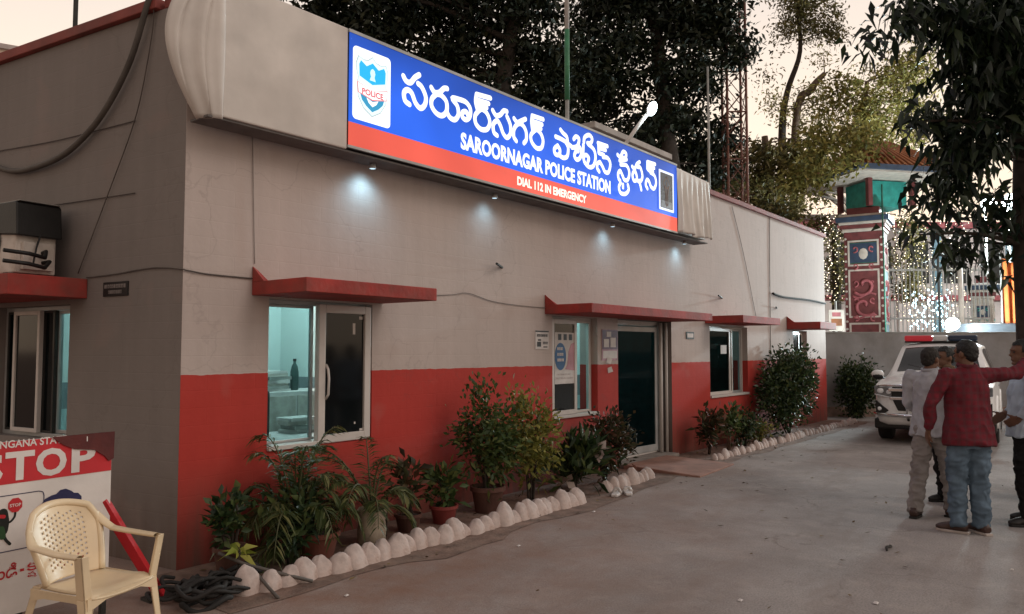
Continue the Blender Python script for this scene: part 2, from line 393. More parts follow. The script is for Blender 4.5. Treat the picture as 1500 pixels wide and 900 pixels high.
    dk = N('ShaderNodeMath'); dk.operation = 'MULTIPLY'; t.links.new(dm.outputs[0], dk.inputs[0]); t.links.new(ramp(noise(1.6, 8, .7), [(.3, (.3, .3, .3)), (.65, (1, 1, 1))]), dk.inputs[1])
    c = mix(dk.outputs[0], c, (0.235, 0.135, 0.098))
    t.links.new(c, b.inputs['Base Color'])
    b.inputs['Roughness'].default_value = 0.9; b.inputs['Specular IOR Level'].default_value = 0.2
    ad = N('ShaderNodeMath'); ad.operation = 'MULTIPLY_ADD'; ad.inputs[1].default_value = 0.35
    t.links.new(noise(90, 3, 0.7), ad.inputs[0]); t.links.new(noise(5, 6), ad.inputs[2])
    bp = N('ShaderNodeBump'); bp.inputs['Strength'].default_value = 0.5; bp.inputs['Distance'].default_value = 0.03
    t.links.new(ad.outputs[0], bp.inputs['Height']); t.links.new(bp.outputs[0], b.inputs['Normal'])
    return m
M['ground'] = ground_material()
M['dirt'] = mat('brown_earth', (0.185, 0.115, 0.088), 0.95, 0.45, 7, 0.7, 40, dirt=(0.24, 0.18, 0.14), dscale=3, damt=0.5)
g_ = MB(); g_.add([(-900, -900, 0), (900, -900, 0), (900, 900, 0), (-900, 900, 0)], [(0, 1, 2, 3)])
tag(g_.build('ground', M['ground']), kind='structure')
d_ = MB(); rnd = random.Random(5)
top = [(x * 0.25 - 0.3, -0.02) for x in range(0, 66)]
edge = [(x * 0.25 - 0.3, (-1.17 if x < 14 else -1.2) + 0.12 * mnoise.noise(Vector((x * 0.35, 2.0, 0))) - (0.12 if 6 < x < 11 else 0) + (0.0 if x < 18 else min(0.24, (x - 18) * 0.03))) for x in range(0, 66)]
for i in range(65):
    d_.add([(edge[i][0], edge[i][1], 0.004), (edge[i + 1][0], edge[i + 1][1], 0.004), (top[i + 1][0], top[i + 1][1], 0.004), (top[i][0], top[i][1], 0.004)], [(0, 1, 2, 3)])
tag(d_.build('earth_strip', M['dirt']), kind='structure')

# ------------------------------------------------------------------ police station
bld = thing('police_station', 'long low police station with off-white upper wall, red lower band and gray end wall', 'building', (0, 0, 0))
LD = Vector((-0.134, 0.991, 0)); LN = Vector((-0.991, -0.134, 0))     # left wall runs along LD, faces LN
LM = Matrix(((LD.x, -LN.x, 0, 0), (LD.y, -LN.y, 0, 0), (0, 0, 1, 0), (0, 0, 0, 1)))   # local x along the wall, local y into the building
H_TOP = 4.26
def holed_wall(x0, x1, z0, z1, holes, th, M_=None, revmi=0):
    b = MB()
    xs = sorted({x0, x1} | {h[0] for h in holes} | {h[1] for h in holes})
    zs = sorted({z0, z1} | {h[2] for h in holes} | {h[3] for h in holes})
    for i in range(len(xs) - 1):
        for j in range(len(zs) - 1):
            cx, cz = (xs[i] + xs[i + 1]) / 2, (zs[j] + zs[j + 1]) / 2
            if any(h[0] < cx < h[1] and h[2] < cz < h[3] for h in holes): continue
            a, c, d, f = xs[i], xs[i + 1], zs[j], zs[j + 1]
            b.add([(a, 0, d), (c, 0, d), (c, 0, f), (a, 0, f)], [(0, 1, 2, 3)], 0, M_)
            b.add([(a, th, d), (c, th, d), (c, th, f), (a, th, f)], [(3, 2, 1, 0)], 1, M_)
    for h in holes:
        a, c, d, f = h[:4]; mi = h[4] if len(h) > 4 else revmi
        for q in ([(a, 0, d), (a, th, d), (a, th, f), (a, 0, f)], [(c, 0, d), (c, 0, f), (c, th, f), (c, th, d)],
                  [(a, 0, d), (c, 0, d), (c, th, d), (a, th, d)], [(a, 0, f), (a, th, f), (c, th, f), (c, 0, f)]):
            b.add(q, [(0, 1, 2, 3)], mi, M_)
    for q in ([(x0, 0, z1), (x1, 0, z1), (x1, th, z1), (x0, th, z1)], [(x0, 0, z0), (x0, 0, z1), (x0, th, z1), (x0, th, z0)], [(x1, 0, z0), (x1, th, z0), (x1, th, z1), (x1, 0, z1)]):
        b.add(q, [(0, 1, 2, 3)], 0, M_)
    return b
W1 = (0.75, 1.87, 0.79, 2.03); W2 = (4.78, 5.82, 0.77, 2.03); DOOR = (6.35, 7.97, 0.0, 2.05, 2); W3 = (9.38, 11.05, 0.81, 2.03); W4 = (13.6, 14.5, 0.81, 2.03)
fw_ = holed_wall(0, 15.86, -0.05, H_TOP, [W1, W2, DOOR, W3, W4], 0.28)
fw_.build('front_wall', [M['front'], M['room'], M['gray']], bld)
WL = (1.44, 2.62, 0.85, 1.99)
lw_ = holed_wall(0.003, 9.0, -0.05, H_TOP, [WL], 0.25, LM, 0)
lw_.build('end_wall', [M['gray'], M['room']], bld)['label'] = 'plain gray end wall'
bl = LM @ Vector((9.0, 0, 0))
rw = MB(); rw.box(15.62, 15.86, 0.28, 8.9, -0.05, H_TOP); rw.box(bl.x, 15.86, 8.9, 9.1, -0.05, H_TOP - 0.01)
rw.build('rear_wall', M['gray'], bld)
rf = MB(); rf.add([(0.2, 0.26, 3.96), (15.62, 0.26, 3.96), (15.62, 8.9, 3.96), (-0.9, 8.9, 3.96)], [(0, 1, 2, 3)])
rf.add([(0.2, 0.29, 3.7), (15.62, 0.29, 3.7), (15.62, 8.9, 3.7), (-0.9, 8.9, 3.7)], [(3, 2, 1, 0)])
rf.build('roof', M['roof'], bld)
cp = MB(); cp.box(-0.04, 15.92, -0.05, 0.30, H_TOP, H_TOP + 0.085); cp.box(0.34, 9.0, -0.05, 0.28, H_TOP + 0.003, H_TOP + 0.088, 0, LM)
cp.build('coping', M['coping'], bld, bevel=0.008)
rb = MB(); rb.box(7.35, 9.85, 1.0, 3.6, 3.97, 5.1); rb.box(7.27, 9.93, 0.92, 3.68, 5.1, 5.2)
rb.build('stair_head', mat('pale_cement', (0.40, 0.355, 0.33), 0.8, 0.25, 3, 0.2, 20, dirt=(0.2, 0.17, 0.15)), bld, bevel=0.01)

# rooms behind the openings
for (x0, x1, y1) in ((0.33, 3.3, 3.4), (4.2, 6.2, 2.6), (8.6, 11.6, 2.6), (13.0, 15.4, 2.6)):
    z0, z1 = 0.0, 3.2; rm = MB()
    yb = 0.285
    rm.add([(x0, yb, z0), (x1, yb, z0), (x1, y1, z0), (x0, y1, z0), (x0, yb, z1), (x1, yb, z1), (x1, y1, z1), (x0, y1, z1)],
           [(0, 1, 2, 3), (7, 6, 5, 4), (3, 2, 6, 7), (1, 5, 6, 2)] + ([] if x0 < 1 else [(0, 3, 7, 4)]))
    rm.build('interior_room', M['room'], bld)
hl = MB(); hl.add([(6.25, 0.285, 0.01), (8.5, 0.285, 0.01), (8.5, 3.5, 0.01), (6.25, 3.5, 0.01), (6.25, 0.285, 3), (8.5, 0.285, 3), (8.5, 3.5, 3), (6.25, 3.5, 3)],
       [(0, 1, 2, 3), (7, 6, 5, 4), (3, 2, 6, 7), (0, 3, 7, 4), (1, 5, 6, 2)])
hl.build('hallway', mat('hallway_paint', (0.34, 0.38, 0.38), 0.8), bld)
def room_lamp(x, y, z, p, c=(0.85, 1.0, 0.97)):
    ob = MB(); ob.tube([(x - 0.6, y, z), (x + 0.6, y, z)], 0.018, 8)
    t_ = ob.build('tube_lamp', emit('tube_glow', (0.85, 1, 0.97), 6), bld)
    l = bpy.data.lights.new('tube_light', 'POINT'); l.energy = p; l.color = c; l.shadow_soft_size = 0.25
    lo = bpy.data.objects.new('tube_light', l); col.objects.link(lo); lo.location = (x, y, z - 0.12); lo.parent = t_
room_lamp(2.4, 1.9, 2.95, 70); room_lamp(5.2, 1.3, 2.9, 34); room_lamp(7.6, 2.6, 2.9, 13); room_lamp(10.3, 1.5, 2.9, 9)

def rect_frame(b, x0, x1, z0, z1, y0, y1, w, M_=None, wb=None):
    wb = wb or w
    b.box(x0, x0 + w, y0, y1, z0, z1, 0, M_); b.box(x1 - w, x1, y0, y1, z0, z1, 0, M_)
    b.box(x0 + w, x1 - w, y0, y1, z1 - w, z1, 0, M_); b.box(x0 + w, x1 - w, y0, y1, z0, z0 + wb, 0, M_)
def window(rect, sashes, M_=None, sill=True, fy=(0.10, 0.16), fm='alu', sill_rng=None):
    """outer frame, sill and sliding sashes (x0, x1, y, frame width, frame material, glass material)"""
    x0, x1, z0, z1 = rect[:4]
    b = MB(); rect_frame(b, x0, x1, z0, z1, fy[0], fy[1], 0.035, M_)
    w = b.build('window', M[fm], bld, bevel=0.003)
    if sill:
        sx = sill_rng or (x0, x1)
        s = MB(); s.box(sx[0] + 0.002, sx[1] - 0.002, -0.03, 0.099, z0 - 0.002, z0 + 0.035, 0, M_); s.build('sill', M['white'], w, bevel=0.004)
    for (a, c, y, fwid, fmat, gmat) in sashes:
        s = MB(); rect_frame(s, a, c, z0 + 0.037, z1 - 0.037, y, y + 0.04, fwid, M_)
        so_ = s.build('sash', M[fmat], w, bevel=0.004)
        p = MB(); p.box(a + fwid - 0.005, c - fwid + 0.005, y + 0.017, y + 0.023, z0 + 0.03 + fwid, z1 - 0.03 - fwid, 0, M_)
        p.build('pane', M[gmat], w)
    return w
w1 = window(W1, [(0.785, 1.29, 0.118, 0.022, 'alu', 'teal')], sill_rng=(0.75, 1.27))
# the right half of this window is a heavier white sash standing proud of the wall
s = MB(); rect_frame(s, 1.255, 1.845, 0.80, 2.005, -0.012, 0.05, 0.072); s.build('sash', M['white'], w1, bevel=0.006)
p = MB(); p.box(1.32, 1.78, 0.012, 0.02, 0.865, 1.94); p.build('pane', M['darkglass'], w1)
h = MB(); h.tube([(1.335, -0.005, 1.18), (1.335, -0.04, 1.22), (1.337, -0.045, 1.36), (1.335, -0.035, 1.44), (1.335, -0.005, 1.48)], 0.011, 8); h.build('handle', M['white'], w1, smooth=True)
for q in ((1.66, 1.80, 0.015, 0.05), (1.74, 1.90, 0.02, 0.014), (1.68, 0.95, 0.008, 0.010), (1.755, 0.885, 0.018, 0.010)):
    h = MB(); h.box(q[0] - q[2], q[0] + q[2], 0.0105, 0.0115, q[1] - q[3], q[1] + q[3]); h.build('sticker_scrap', M['white'], w1)
w2 = window(W2, [(4.80, 5.36, 0.02, 0.055, 'white', 'darkglass'), (5.40, 5.78, 0.085, 0.030, 'white', 'teal')], fm='white')
w3 = window(W3, [(9.42, 10.35, 0.04, 0.055, 'white', 'dimglass'), (10.35, 10.55, 0.085, 0.04, 'white', 'dimglass'), (10.5, 11.02, 0.125, 0.035, 'alu', 'teal')], fm='white')
w4 = window(W4, [(13.63, 14.1, 0.04, 0.05, 'alu', 'darkglass'), (14.05, 14.47, 0.09, 0.05, 'white', 'dimglass')], fm='white')
wl = window(WL, [(1.48, 1.86, 0.14, 0.03, 'alu', 'teal'), (2.0, 2.42, 0.06, 0.035, 'white', 'darkglass'), (1.84, 2.02, 0.105, 0.02, 'dark', 'darkglass'), (2.40, 2.59, 0.10, 0.02, 'dark', 'dimglass')], LM, fm='alu', sill=False)

# entrance: aluminium double door set back in the opening
dz = 0.06
fr = MB(); rect_frame(fr, 6.36, 7.96, dz, 2.045, 0.19, 0.26, 0.05, wb=0.02); door = fr.build('door', M['white'], bld, bevel=0.003)
for (a, c, ang) in ((6.50, 7.84, 3),):
    Mx = Matrix.Translation((c, 0.21, 0)) @ Matrix.Rotation(R(-ang), 4, 'Z')
    w_ = c - a
    lf = MB(); rect_frame(lf, -w_, 0, dz + 0.025, 1.96, -0.04, 0.0, 0.075, Mx, 0.10); L_ = lf.build('door_leaf', M['alu'], door, bevel=0.004)
    g = MB(); g.box(-w_ + 0.07, -0.07, -0.024, -0.016, dz + 0.12, 1.89, 0, Mx); g.build('pane', M['doorglass'], L_)
    h = MB(); hx = -w_ + 0.05; h.tube([(hx, -0.045, 1.0), (hx, -0.085, 1.02), (hx, -0.085, 1.2), (hx, -0.045, 1.22)], 0.009, 8, M=Mx); h.build('handle', M['alu'], L_, smooth=True)
tp = MB(); tp.box(6.42, 7.9, 0.2, 0.25, 1.975, 1.995); tp.build('transom', M['alu'], door)
pr = MB(); pr.tube([(7.93, 0.07, 0.06), (7.93, 0.07, 2.03)], 0.022, 8); pr.tube([(7.86, 0.13, 0.06), (7.86, 0.13, 2.03)], 0.03, 8); pr.build('door_pipe', M['white'], bld, smooth=True)
st = MB(); st.box(6.36, 7.96, -0.12, 0.27, 0.0, 0.055); st.build('doorstep', mat('gray_cement', (0.26, 0.22, 0.195), 0.9, 0.3, 8), bld, bevel=0.01)

# canopies: thin red slabs over the openings
def canopy(x0, x1, d, z0=2.045, z1=2.155, M_=None, fl=True):
    b = MB(); b.box(x0, x1, -d, -0.001, z0, z1, 0, M_)
    if fl: b.add([(x0 - 0.0, -0.002, z1), (x0 - 0.0, -0.16, z1), (x0, -0.002, z1 + 0.13), (x0 + 0.05, -0.002, z1), (x0 + 0.05, -0.16, z1), (x0 + 0.05, -0.002, z1 + 0.1)],
                 [(0, 1, 2), (5, 4, 3), (1, 4, 5, 2), (0, 2, 5, 3)], 0, M_)
    return b.build('canopy', M['red'], bld, bevel=0.006)
canopy(0.585, 2.0, 0.70); canopy(4.62, 7.98, 0.67); canopy(9.2, 10.93, 0.66, 2.06, 2.18, None, False); canopy(13.2, 14.3, 0.68, 2.05, 2.19)
canopy(1.20, 3.0, 0.62, 2.03, 2.19, LM, False)

# ------------------------------------------------------------------ lit sign over the front
SB = thing('sign_board', 'long backlit blue sign with white lettering and red stripe above the police station front', 'sign', (0, 0, 0))
M['flex'] = mat('white_flex', (0.66, 0.60, 0.555), 0.55, 0.18, 2.5, 0.12, 8, dirt=(0.48, 0.42, 0.38), dscale=1.6, damt=0.4)
YF = -0.32
b = MB(); b.box(1.29, 7.57, YF + 0.012, -0.055, 3.34, 4.375); b.build('cabinet', M['dark'], SB, bevel=0.01)
b = MB(); b.box(0.1, 1.286, YF + 0.01, -0.055, 3.33, 4.39); b.build('blank_box', M['flex'], SB, bevel=0.012)
b = MB(); b.box(1.295, 7.565, YF + 0.002, YF + 0.010, 3.575, 4.355)
def face_emit(name, c, s):
    m, t, bb = newmat(name)
    g = t.nodes.new('ShaderNodeNewGeometry'); s2 = t.nodes.new('ShaderNodeSeparateXYZ'); t.links.new(g.outputs['Position'], s2.inputs[0])
    # tubes behind the translucent face: brighter patches between them fade towards the top edge
    n = t.nodes.new('ShaderNodeTexNoise'); n.inputs['Scale'].default_value = 1.1; n.inputs['Detail'].default_value = 1
    t.links.new(g.outputs['Position'], n.inputs['Vector'])
    mr = t.nodes.new('ShaderNodeMapRange'); mr.inputs[1].default_value = 0.3; mr.inputs[2].default_value = 0.7; mr.inputs[3].default_value = 0.72 * s; mr.inputs[4].default_value = 1.2 * s
    t.links.new(n.outputs[0], mr.inputs[0])
    mz = t.nodes.new('ShaderNodeMapRange'); mz.inputs[1].default_value = 3.9; mz.inputs[2].default_value = 4.36; mz.inputs[3].default_value = 1.0; mz.inputs[4].default_value = 0.55
    t.links.new(s2.outputs['Z'], mz.inputs[0])
    mu = t.nodes.new('ShaderNodeMath'); mu.operation = 'MULTIPLY'; t.links.new(mr.outputs[0], mu.inputs[0]); t.links.new(mz.outputs[0], mu.inputs[1])
    bb.inputs['Base Color'].default_value = tuple(0.2 * x for x in c) + (1,); bb.inputs['Specular IOR Level'].default_value = 0.15
    bb.inputs['Emission Color'].default_value = tuple(c) + (1,); t.links.new(mu.outputs[0], bb.inputs['Emission Strength'])
    bb.inputs['Roughness'].default_value = 0.4
    return m
b.build('blue_panel', face_emit('blue_face', (0.028, 0.150, 0.90), 0.95), SB)
b = MB(); b.box(1.295, 7.565, YF + 0.002, YF + 0.010, 3.37, 3.573)
b.build('red_stripe', face_emit('red_face', (0.88, 0.125, 0.085), 0.92), SB)
M['lit_white'] = emit('lit_white', (0.95, 1.0, 1.0), 1.05)
fr = MB(); fr.box(1.286, 7.575, YF - 0.004, -0.056, 4.357, 4.385); fr.box(1.286, 7.575, YF - 0.004, -0.056, 3.345, 3.368)
fr.build('sign_trim', M['alu'], SB)

def cat_rom(pts, k=5):
    pts = [np.array(p, float) for p in pts]; out = []
    if len(pts) == 2: return pts
    for i in range(len(pts) - 1):
        p0, p1, p2, p3 = pts[max(i - 1, 0)], pts[i], pts[i + 1], pts[min(i + 2, len(pts) - 1)]
        for j in range(k):
            t_ = j / k
            out.append(0.5 * ((2 * p1) + (-p0 + p2) * t_ + (2 * p0 - 5 * p1 + 4 * p2 - p3) * t_ ** 2 + (-p0 + 3 * p1 - 3 * p2 + p3) * t_ ** 3))
    out.append(pts[-1]); return out
def ribbon(mb, pts, w, y, place):
    """flat brush stroke with round ends along a smoothed line"""
    q = cat_rom(pts); n = len(q)
    L = []; Rr = []
    for i in range(n):
        t_ = q[min(i + 1, n - 1)] - q[max(i - 1, 0)]; t_ = t_ / (np.linalg.norm(t_) + 1e-9)
        nn = np.array([-t_[1], t_[0]]); L.append(q[i] + nn * w / 2); Rr.append(q[i] - nn * w / 2)
    mb.add([place(p, y) for p in L] + [place(p, y) for p in Rr], [(i + n, i + 1 + n, i + 1, i) for i in range(n - 1)])
    for c, d in ((q[0], q[0] - q[1]), (q[-1], q[-1] - q[-2])):
        a0 = math.atan2(d[1], d[0])
        arc = [c + w / 2 * np.array([math.cos(a0 + a), math.sin(a0 + a)]) for a in np.linspace(-math.pi / 2, math.pi / 2, 7)]
        mb.add([place(p, y) for p in arc], [tuple(range(7))])
def sign_uv(px, py):
    """photo pixel on the sign face -> (x along the front, height)"""
    a = at(px, py, 1.0); d = np.array(a) - CAM; k = (YF - CAM[1]) / d[1]; q = CAM + d * k
    return np.array([q[0], q[2]])
A_ = [ # strokes traced in two enlarged views of the sign
 [(130,135),(155,180),(195,195),(235,150),(275,125)], [(185,395),(145,360),(135,290),(165,262),(205,290),(240,380),(285,430),(325,400),(335,330),(300,240),(265,205)],
 [(385,240),(415,285),(460,285),(500,250),(530,250)], [(430,300),(390,345),(388,410),(430,475),(485,498),(525,455),(522,370),(475,312),(430,300)],
 [(525,460),(555,515),(600,535),(632,490),(622,410),(575,340),(640,350),(705,378),(742,440),(735,510),(700,535),(668,508),(672,468),(702,462),(715,485)],
 [(820,450),(785,500),(792,570),(838,622),(895,622),(920,560),(895,480),(850,440),(820,450)], [(805,440),(790,370),(798,305)], [(798,303),(925,338)], [(808,358),(908,388)], [(820,405),(890,425)],
 [(945,450),(975,497),(1015,490),(1045,455),(1075,460)], [(985,680),(955,650),(950,580),(985,545),(1015,590),(1040,660),(1075,700),(1108,660),(1105,580),(1075,505)],
 [(1140,525),(1170,560),(1210,545),(1245,530)], [(1160,730),(1137,690),(1140,620),(1175,575),(1215,582),(1248,640),(1252,715),(1230,750)],
 [(1320,640),(1293,680),(1302,740),(1345,795),(1390,792),(1405,730),(1385,665),(1348,628),(1320,640)], [(1308,630),(1300,560),(1305,500)], [(1305,500),(1405,533)], [(1312,552),(1395,580)], [(1322,600),(1385,617)]]
B_ = [[(275,72),(300,105),(335,140),(345,190)], [(225,140),(300,175),(385,240)], [(245,232),(212,262),(220,312),(258,322),(268,275),(245,232)], [(258,322),(300,352),(340,335),(350,255),(325,195)],
 [(385,250),(440,235),(458,165),(428,140),(405,165)], [(440,235),(470,255),(480,310),(465,355),(435,370),(412,335),(425,290),(450,285)],
 [(505,195),(515,145),(558,125),(588,160),(575,205),(542,205)], [(548,215),(605,270),(622,350),(602,430),(560,445),(515,400),(502,340),(530,325),(555,355),(545,395)], [(500,225),(498,290)],
 [(645,205),(740,237)], [(655,255),(722,275)], [(650,205),(652,300)], [(655,305),(705,325)], [(665,395),(640,410),(637,455),(657,490)], [(665,395),(690,440),(715,492),(750,495),(768,415),(742,355),(695,345)],
 [(840,322),(868,342),(895,292),(925,310),(920,350),(882,352)], [(860,380),(930,368)], [(870,420),(930,430),(957,500),(942,570),(908,572),(885,520),(865,482),(845,512),(850,560),(865,580)], [(870,602),(853,645),(870,702),(918,712),(950,672),(942,622)], [(893,648),(893,620)],
 [(985,440),(1010,460),(1032,415),(1060,395)], [(1010,475),(988,520),(1000,578),(1030,572),(1028,525),(1010,475)], [(1030,572),(1062,592),(1087,540),(1068,455),(1040,445)], [(1055,580),(1075,670)],
 [(1135,395),(1135,460)], [(1137,393),(1213,417)], [(1145,437),(1203,455)], [(1145,475),(1192,490)], [(1165,500),(1205,530),(1222,600),(1202,660),(1172,642),(1150,585),(1130,572),(1118,620),(1135,660)]]
tl = MB(); k_ = 0
pl = lambda p, y: (p[0], y, p[1])
for strokes, ox, oy, z_, w in ((A_, 570, 90, 6.25, 0.053), (B_, 780, 180, 6.818, 0.054)):
    for s_ in strokes:
        ribbon(tl, [sign_uv(ox + x / z_, oy + y / z_) for x, y in s_], w, YF - 0.001 - 0.0004 * k_, pl); k_ += 1
tl.build('lettering', M['lit_white'], SB)

def text_mesh(body, bold=0.0, spacing=1.0):
    c = bpy.data.curves.new('t', 'FONT'); c.body = body; c.offset = bold; c.space_character = spacing; c.resolution_u = 3
    o = bpy.data.objects.new('t', c); col.objects.link(o)
    dg = bpy.context.evaluated_depsgraph_get(); me = bpy.data.meshes.new_from_object(o.evaluated_get(dg))
    v = np.array([q.co[:2] for q in me.vertices]) if len(me.vertices) else np.zeros((1, 2)); f = [tuple(p_.vertices) for p_ in me.polygons]
    bpy.data.objects.remove(o); bpy.data.curves.remove(c); bpy.data.meshes.remove(me)
    return v, f
def put_text(mb, body, x0, x1, z0, z1, y, bold=0.0, M_=None, spacing=1.0, slant=0, mi=0):
    v, f = text_mesh(body, bold, spacing)
    lo, hi = v.min(0), v.max(0); u = (v - lo) / np.maximum(hi - lo, 1e-6)
    mb.add([(x0 + a * (x1 - x0), y, z0 + c * (z1 - z0) + slant * a) for a, c in u], f, mi, M_)
b = MB(); put_text(b, 'SAROORNAGAR POLICE STATION', 2.73, 5.64, 3.625, 3.80, YF - 0.004, 0.042, spacing=1.02); b.build('lettering', M['lit_white'], SB)
b = MB(); put_text(b, 'DIAL 112 IN EMERGENCY', 3.66, 5.06, 3.415, 3.515, YF - 0.004, 0.04); b.build('lettering', emit('lit_cream', (1.0, 0.93, 0.82), 1.0), SB)
# crest: white rounded plate with a shield
def rrect(x0, x1, z0, z1, r, n=5):
    out = []
    for cx, cz, a0 in ((x1 - r, z0 + r, -90), (x1 - r, z1 - r, 0), (x0 + r, z1 - r, 90), (x0 + r, z0 + r, 180)):
        for k in range(n + 1):
            a = R(a0 + 90 * k / n); out.append((cx + r * math.cos(a), cz + r * math.sin(a)))
    return out
def flat(name, poly, y, m, parent, th=0.004):
    b_ = MB(); b_.prism(poly, y, y - th, 'xz'); return b_.build(name, m, parent)
cr_ = flat('crest', rrect(1.33, 1.77, 3.61, 4.255, 0.04), YF, M['lit_white'], SB)
shield = [(0, -0.27), (0.10, -0.215), (0.165, -0.12), (0.18, -0.01), (0.165, 0.055), (0.185, 0.11), (0.19, 0.18), (0.165, 0.245), (0.10, 0.225), (0.05, 0.235), (0, 0.275)]
shield = shield + [(-x, z) for x, z in shield[-2:0:-1]]
cx, cz = 1.55, 3.935
sc_ = lambda poly, k, dz_=0: [(cx + x * k, cz + z * k + dz_) for x, z in poly]
flat('shield_edge', sc_(shield, 1.0), YF - 0.004, emit('lit_gray', (0.45, 0.55, 0.58), 0.9), cr_, 0.002)
flat('shield_face', sc_(shield, 0.955), YF - 0.006, emit('lit_pale', (0.72, 0.93, 0.97), 1.0), cr_, 0.002)
up = [(-0.15, 0.065), (0, 0.02), (0.15, 0.065), (0.155, 0.17), (0.135, 0.205), (0.07, 0.17), (0.0, 0.215), (-0.07, 0.17), (-0.135, 0.205), (-0.155, 0.17)]
flat('shield_sky', sc_(up, 1), YF - 0.008, emit('lit_cyan', (0.0, 0.42, 0.80), 1.0), cr_, 0.002)
lo_ = [(-0.145, -0.075), (-0.12, -0.14), (-0.07, -0.185), (0, -0.225), (0.07, -0.185), (0.12, -0.14), (0.145, -0.075)]
flat('shield_base', sc_(lo_, 1), YF - 0.008, emit('lit_blue', (0.02, 0.28, 0.50), 1.0), cr_, 0.002)
flat('shield_mark', sc_([(-0.07, -0.11), (-0.045, -0.15), (0, -0.18), (0.045, -0.15), (0.07, -0.11), (0, -0.135)], 1), YF - 0.010, M['lit_white'], cr_, 0.001)
flat('shield_figure', sc_([(-0.035, 0.055), (0.035, 0.055), (0.02, 0.09), (0.03, 0.12), (0.022, 0.15), (0.0, 0.165), (-0.022, 0.15), (-0.03, 0.12), (-0.02, 0.09)], 1), YF - 0.010, emit('lit_ice', (0.6, 0.92, 1), 1.0), cr_, 0.001)
bn = [(-0.178, 0.01), (0, -0.035), (0.178, 0.01), (0.168, -0.085), (0, -0.125), (-0.168, -0.085)]
flat('banner_edge', sc_(bn, 1), YF - 0.011, emit('lit_red', (0.75, 0.16, 0.18), 1.0), cr_, 0.001)
flat('banner', sc_([(x * 0.96, (z + 0.05) * 0.86 - 0.05) for x, z in bn], 1), YF - 0.0125, M['lit_white'], cr_, 0.001)
b = MB(); put_text(b, 'POLICE', cx - 0.125, cx + 0.125, cz - 0.09, cz - 0.035, YF - 0.015, 0.03); b.build('banner_lettering', emit('lit_crimson', (0.65, 0.06, 0.10), 0.9), cr_)
# framed dark plate at the far end
pe = flat('emblem_plate', rrect(6.99, 7.45, 3.63, 4.21, 0.01, 2), YF, emit('lit_lilac', (0.75, 0.80, 0.95), 0.95), SB)
flat('emblem_ground', rrect(7.03, 7.41, 3.665, 4.175, 0.01, 2), YF - 0.004, mat('dark_plate', (0.045, 0.035, 0.05), 0.5, 0.5, 9), pe, 0.002)
b = MB(); mh = lambda p, y: (p[0], y, p[1])
for i, q in enumerate(([(7.22, 4.13), (7.13, 4.03), (7.22, 3.96), (7.31, 4.03), (7.22, 4.13)], [(7.22, 4.05), (7.22, 3.73)], [(7.16, 3.98), (7.19, 3.85), (7.18, 3.75), (7.22, 3.70)], [(7.28, 3.98), (7.25, 3.85), (7.26, 3.75), (7.22, 3.70)])):
    ribbon(b, q, 0.018, YF - 0.0065 - 0.0004 * i, mh)
b.build('emblem_lines', mat('brown_line', (0.16, 0.07, 0.035), 0.6), pe)
flat('emblem_foot', rrect(7.05, 7.39, 3.67, 3.77, 0.005, 2), YF - 0.0058, mat('plate_gray', (0.25, 0.27, 0.33), 0.5, 0.3, 20), pe, 0.0005)

# loose white flex wrapped round both ends of the box
def cloth(name, f, nu, nv, m, parent, th=0.004):
    b_ = MB(); vs_ = [f(i / nu, j / nv) for j in range(nv + 1) for i in range(nu + 1)]
    b_.add(vs_, [(j * (nu + 1) + i, j * (nu + 1) + i + 1, (j + 1) * (nu + 1) + i + 1, (j + 1) * (nu + 1) + i) for j in range(nv) for i in range(nu)])
    o = b_.build(name, m, parent, smooth=True); sm = o.modifiers.new('t', 'SOLIDIFY'); sm.thickness = th; sm.offset = 0
    return o
def f_left(u, v):       # bulging end flap, v from bottom to top, u from the box edge round to the wall corner
    z = 3.31 + v * 1.12
    x = 0.10 - 0.30 * u * (0.28 + 0.95 * math.sin(math.pi * min(1, v * 0.88 + 0.05)))
    x = x + 0.015 * math.sin(u * 14 + v * 3)
    y = YF + 0.008 + 0.16 * u ** 1.8 - 0.05 * max(0, math.sin(u * 15 + v * 1.3)) * (0.25 + 0.8 * v) * min(1, u * 5)
    return (x, y, z)
cloth('cloth_wrap', f_left, 26, 30, M['flex'], SB)
def f_right(u, v):
    x = 7.572 + u * 1.16; z = 3.365 + v * 0.965
    fan = (1 - v) ** 0.8
    d = sum(a_ * math.exp(-((u - c_ - s_ * (1 - v)) / w_) ** 2) for c_, s_, w_, a_ in ((.10, -.02, .035, 1.0), (.25, .06, .05, .7), (.40, -.05, .035, 1.1), (.52, .10, .045, .8), (.70, -.03, .04, 1.1), (.80, .08, .05, .7), (.93, .02, .03, 1.0)))
    return (x + 0.015 * math.sin(v * 5 + u * 6), YF - 0.004 - 0.06 * d * fan * min(1, u * 8), z + 0.015 * math.sin(u * 9) * fan - 0.03 * u * v)
cloth('cloth_wrap', f_right, 90, 30, M['flex'], SB)
b = MB(); b.box(7.575, 8.70, YF + 0.07, -0.055, 3.38, 4.30); b.build('blank_box', M['flex'], SB)
b = MB(); b.box(0.0, 8.70, YF + 0.03, -0.05, 3.312, 3.328)
b.build('soffit', mat('soffit_gray', (0.13, 0.115, 0.11), 0.8), SB)

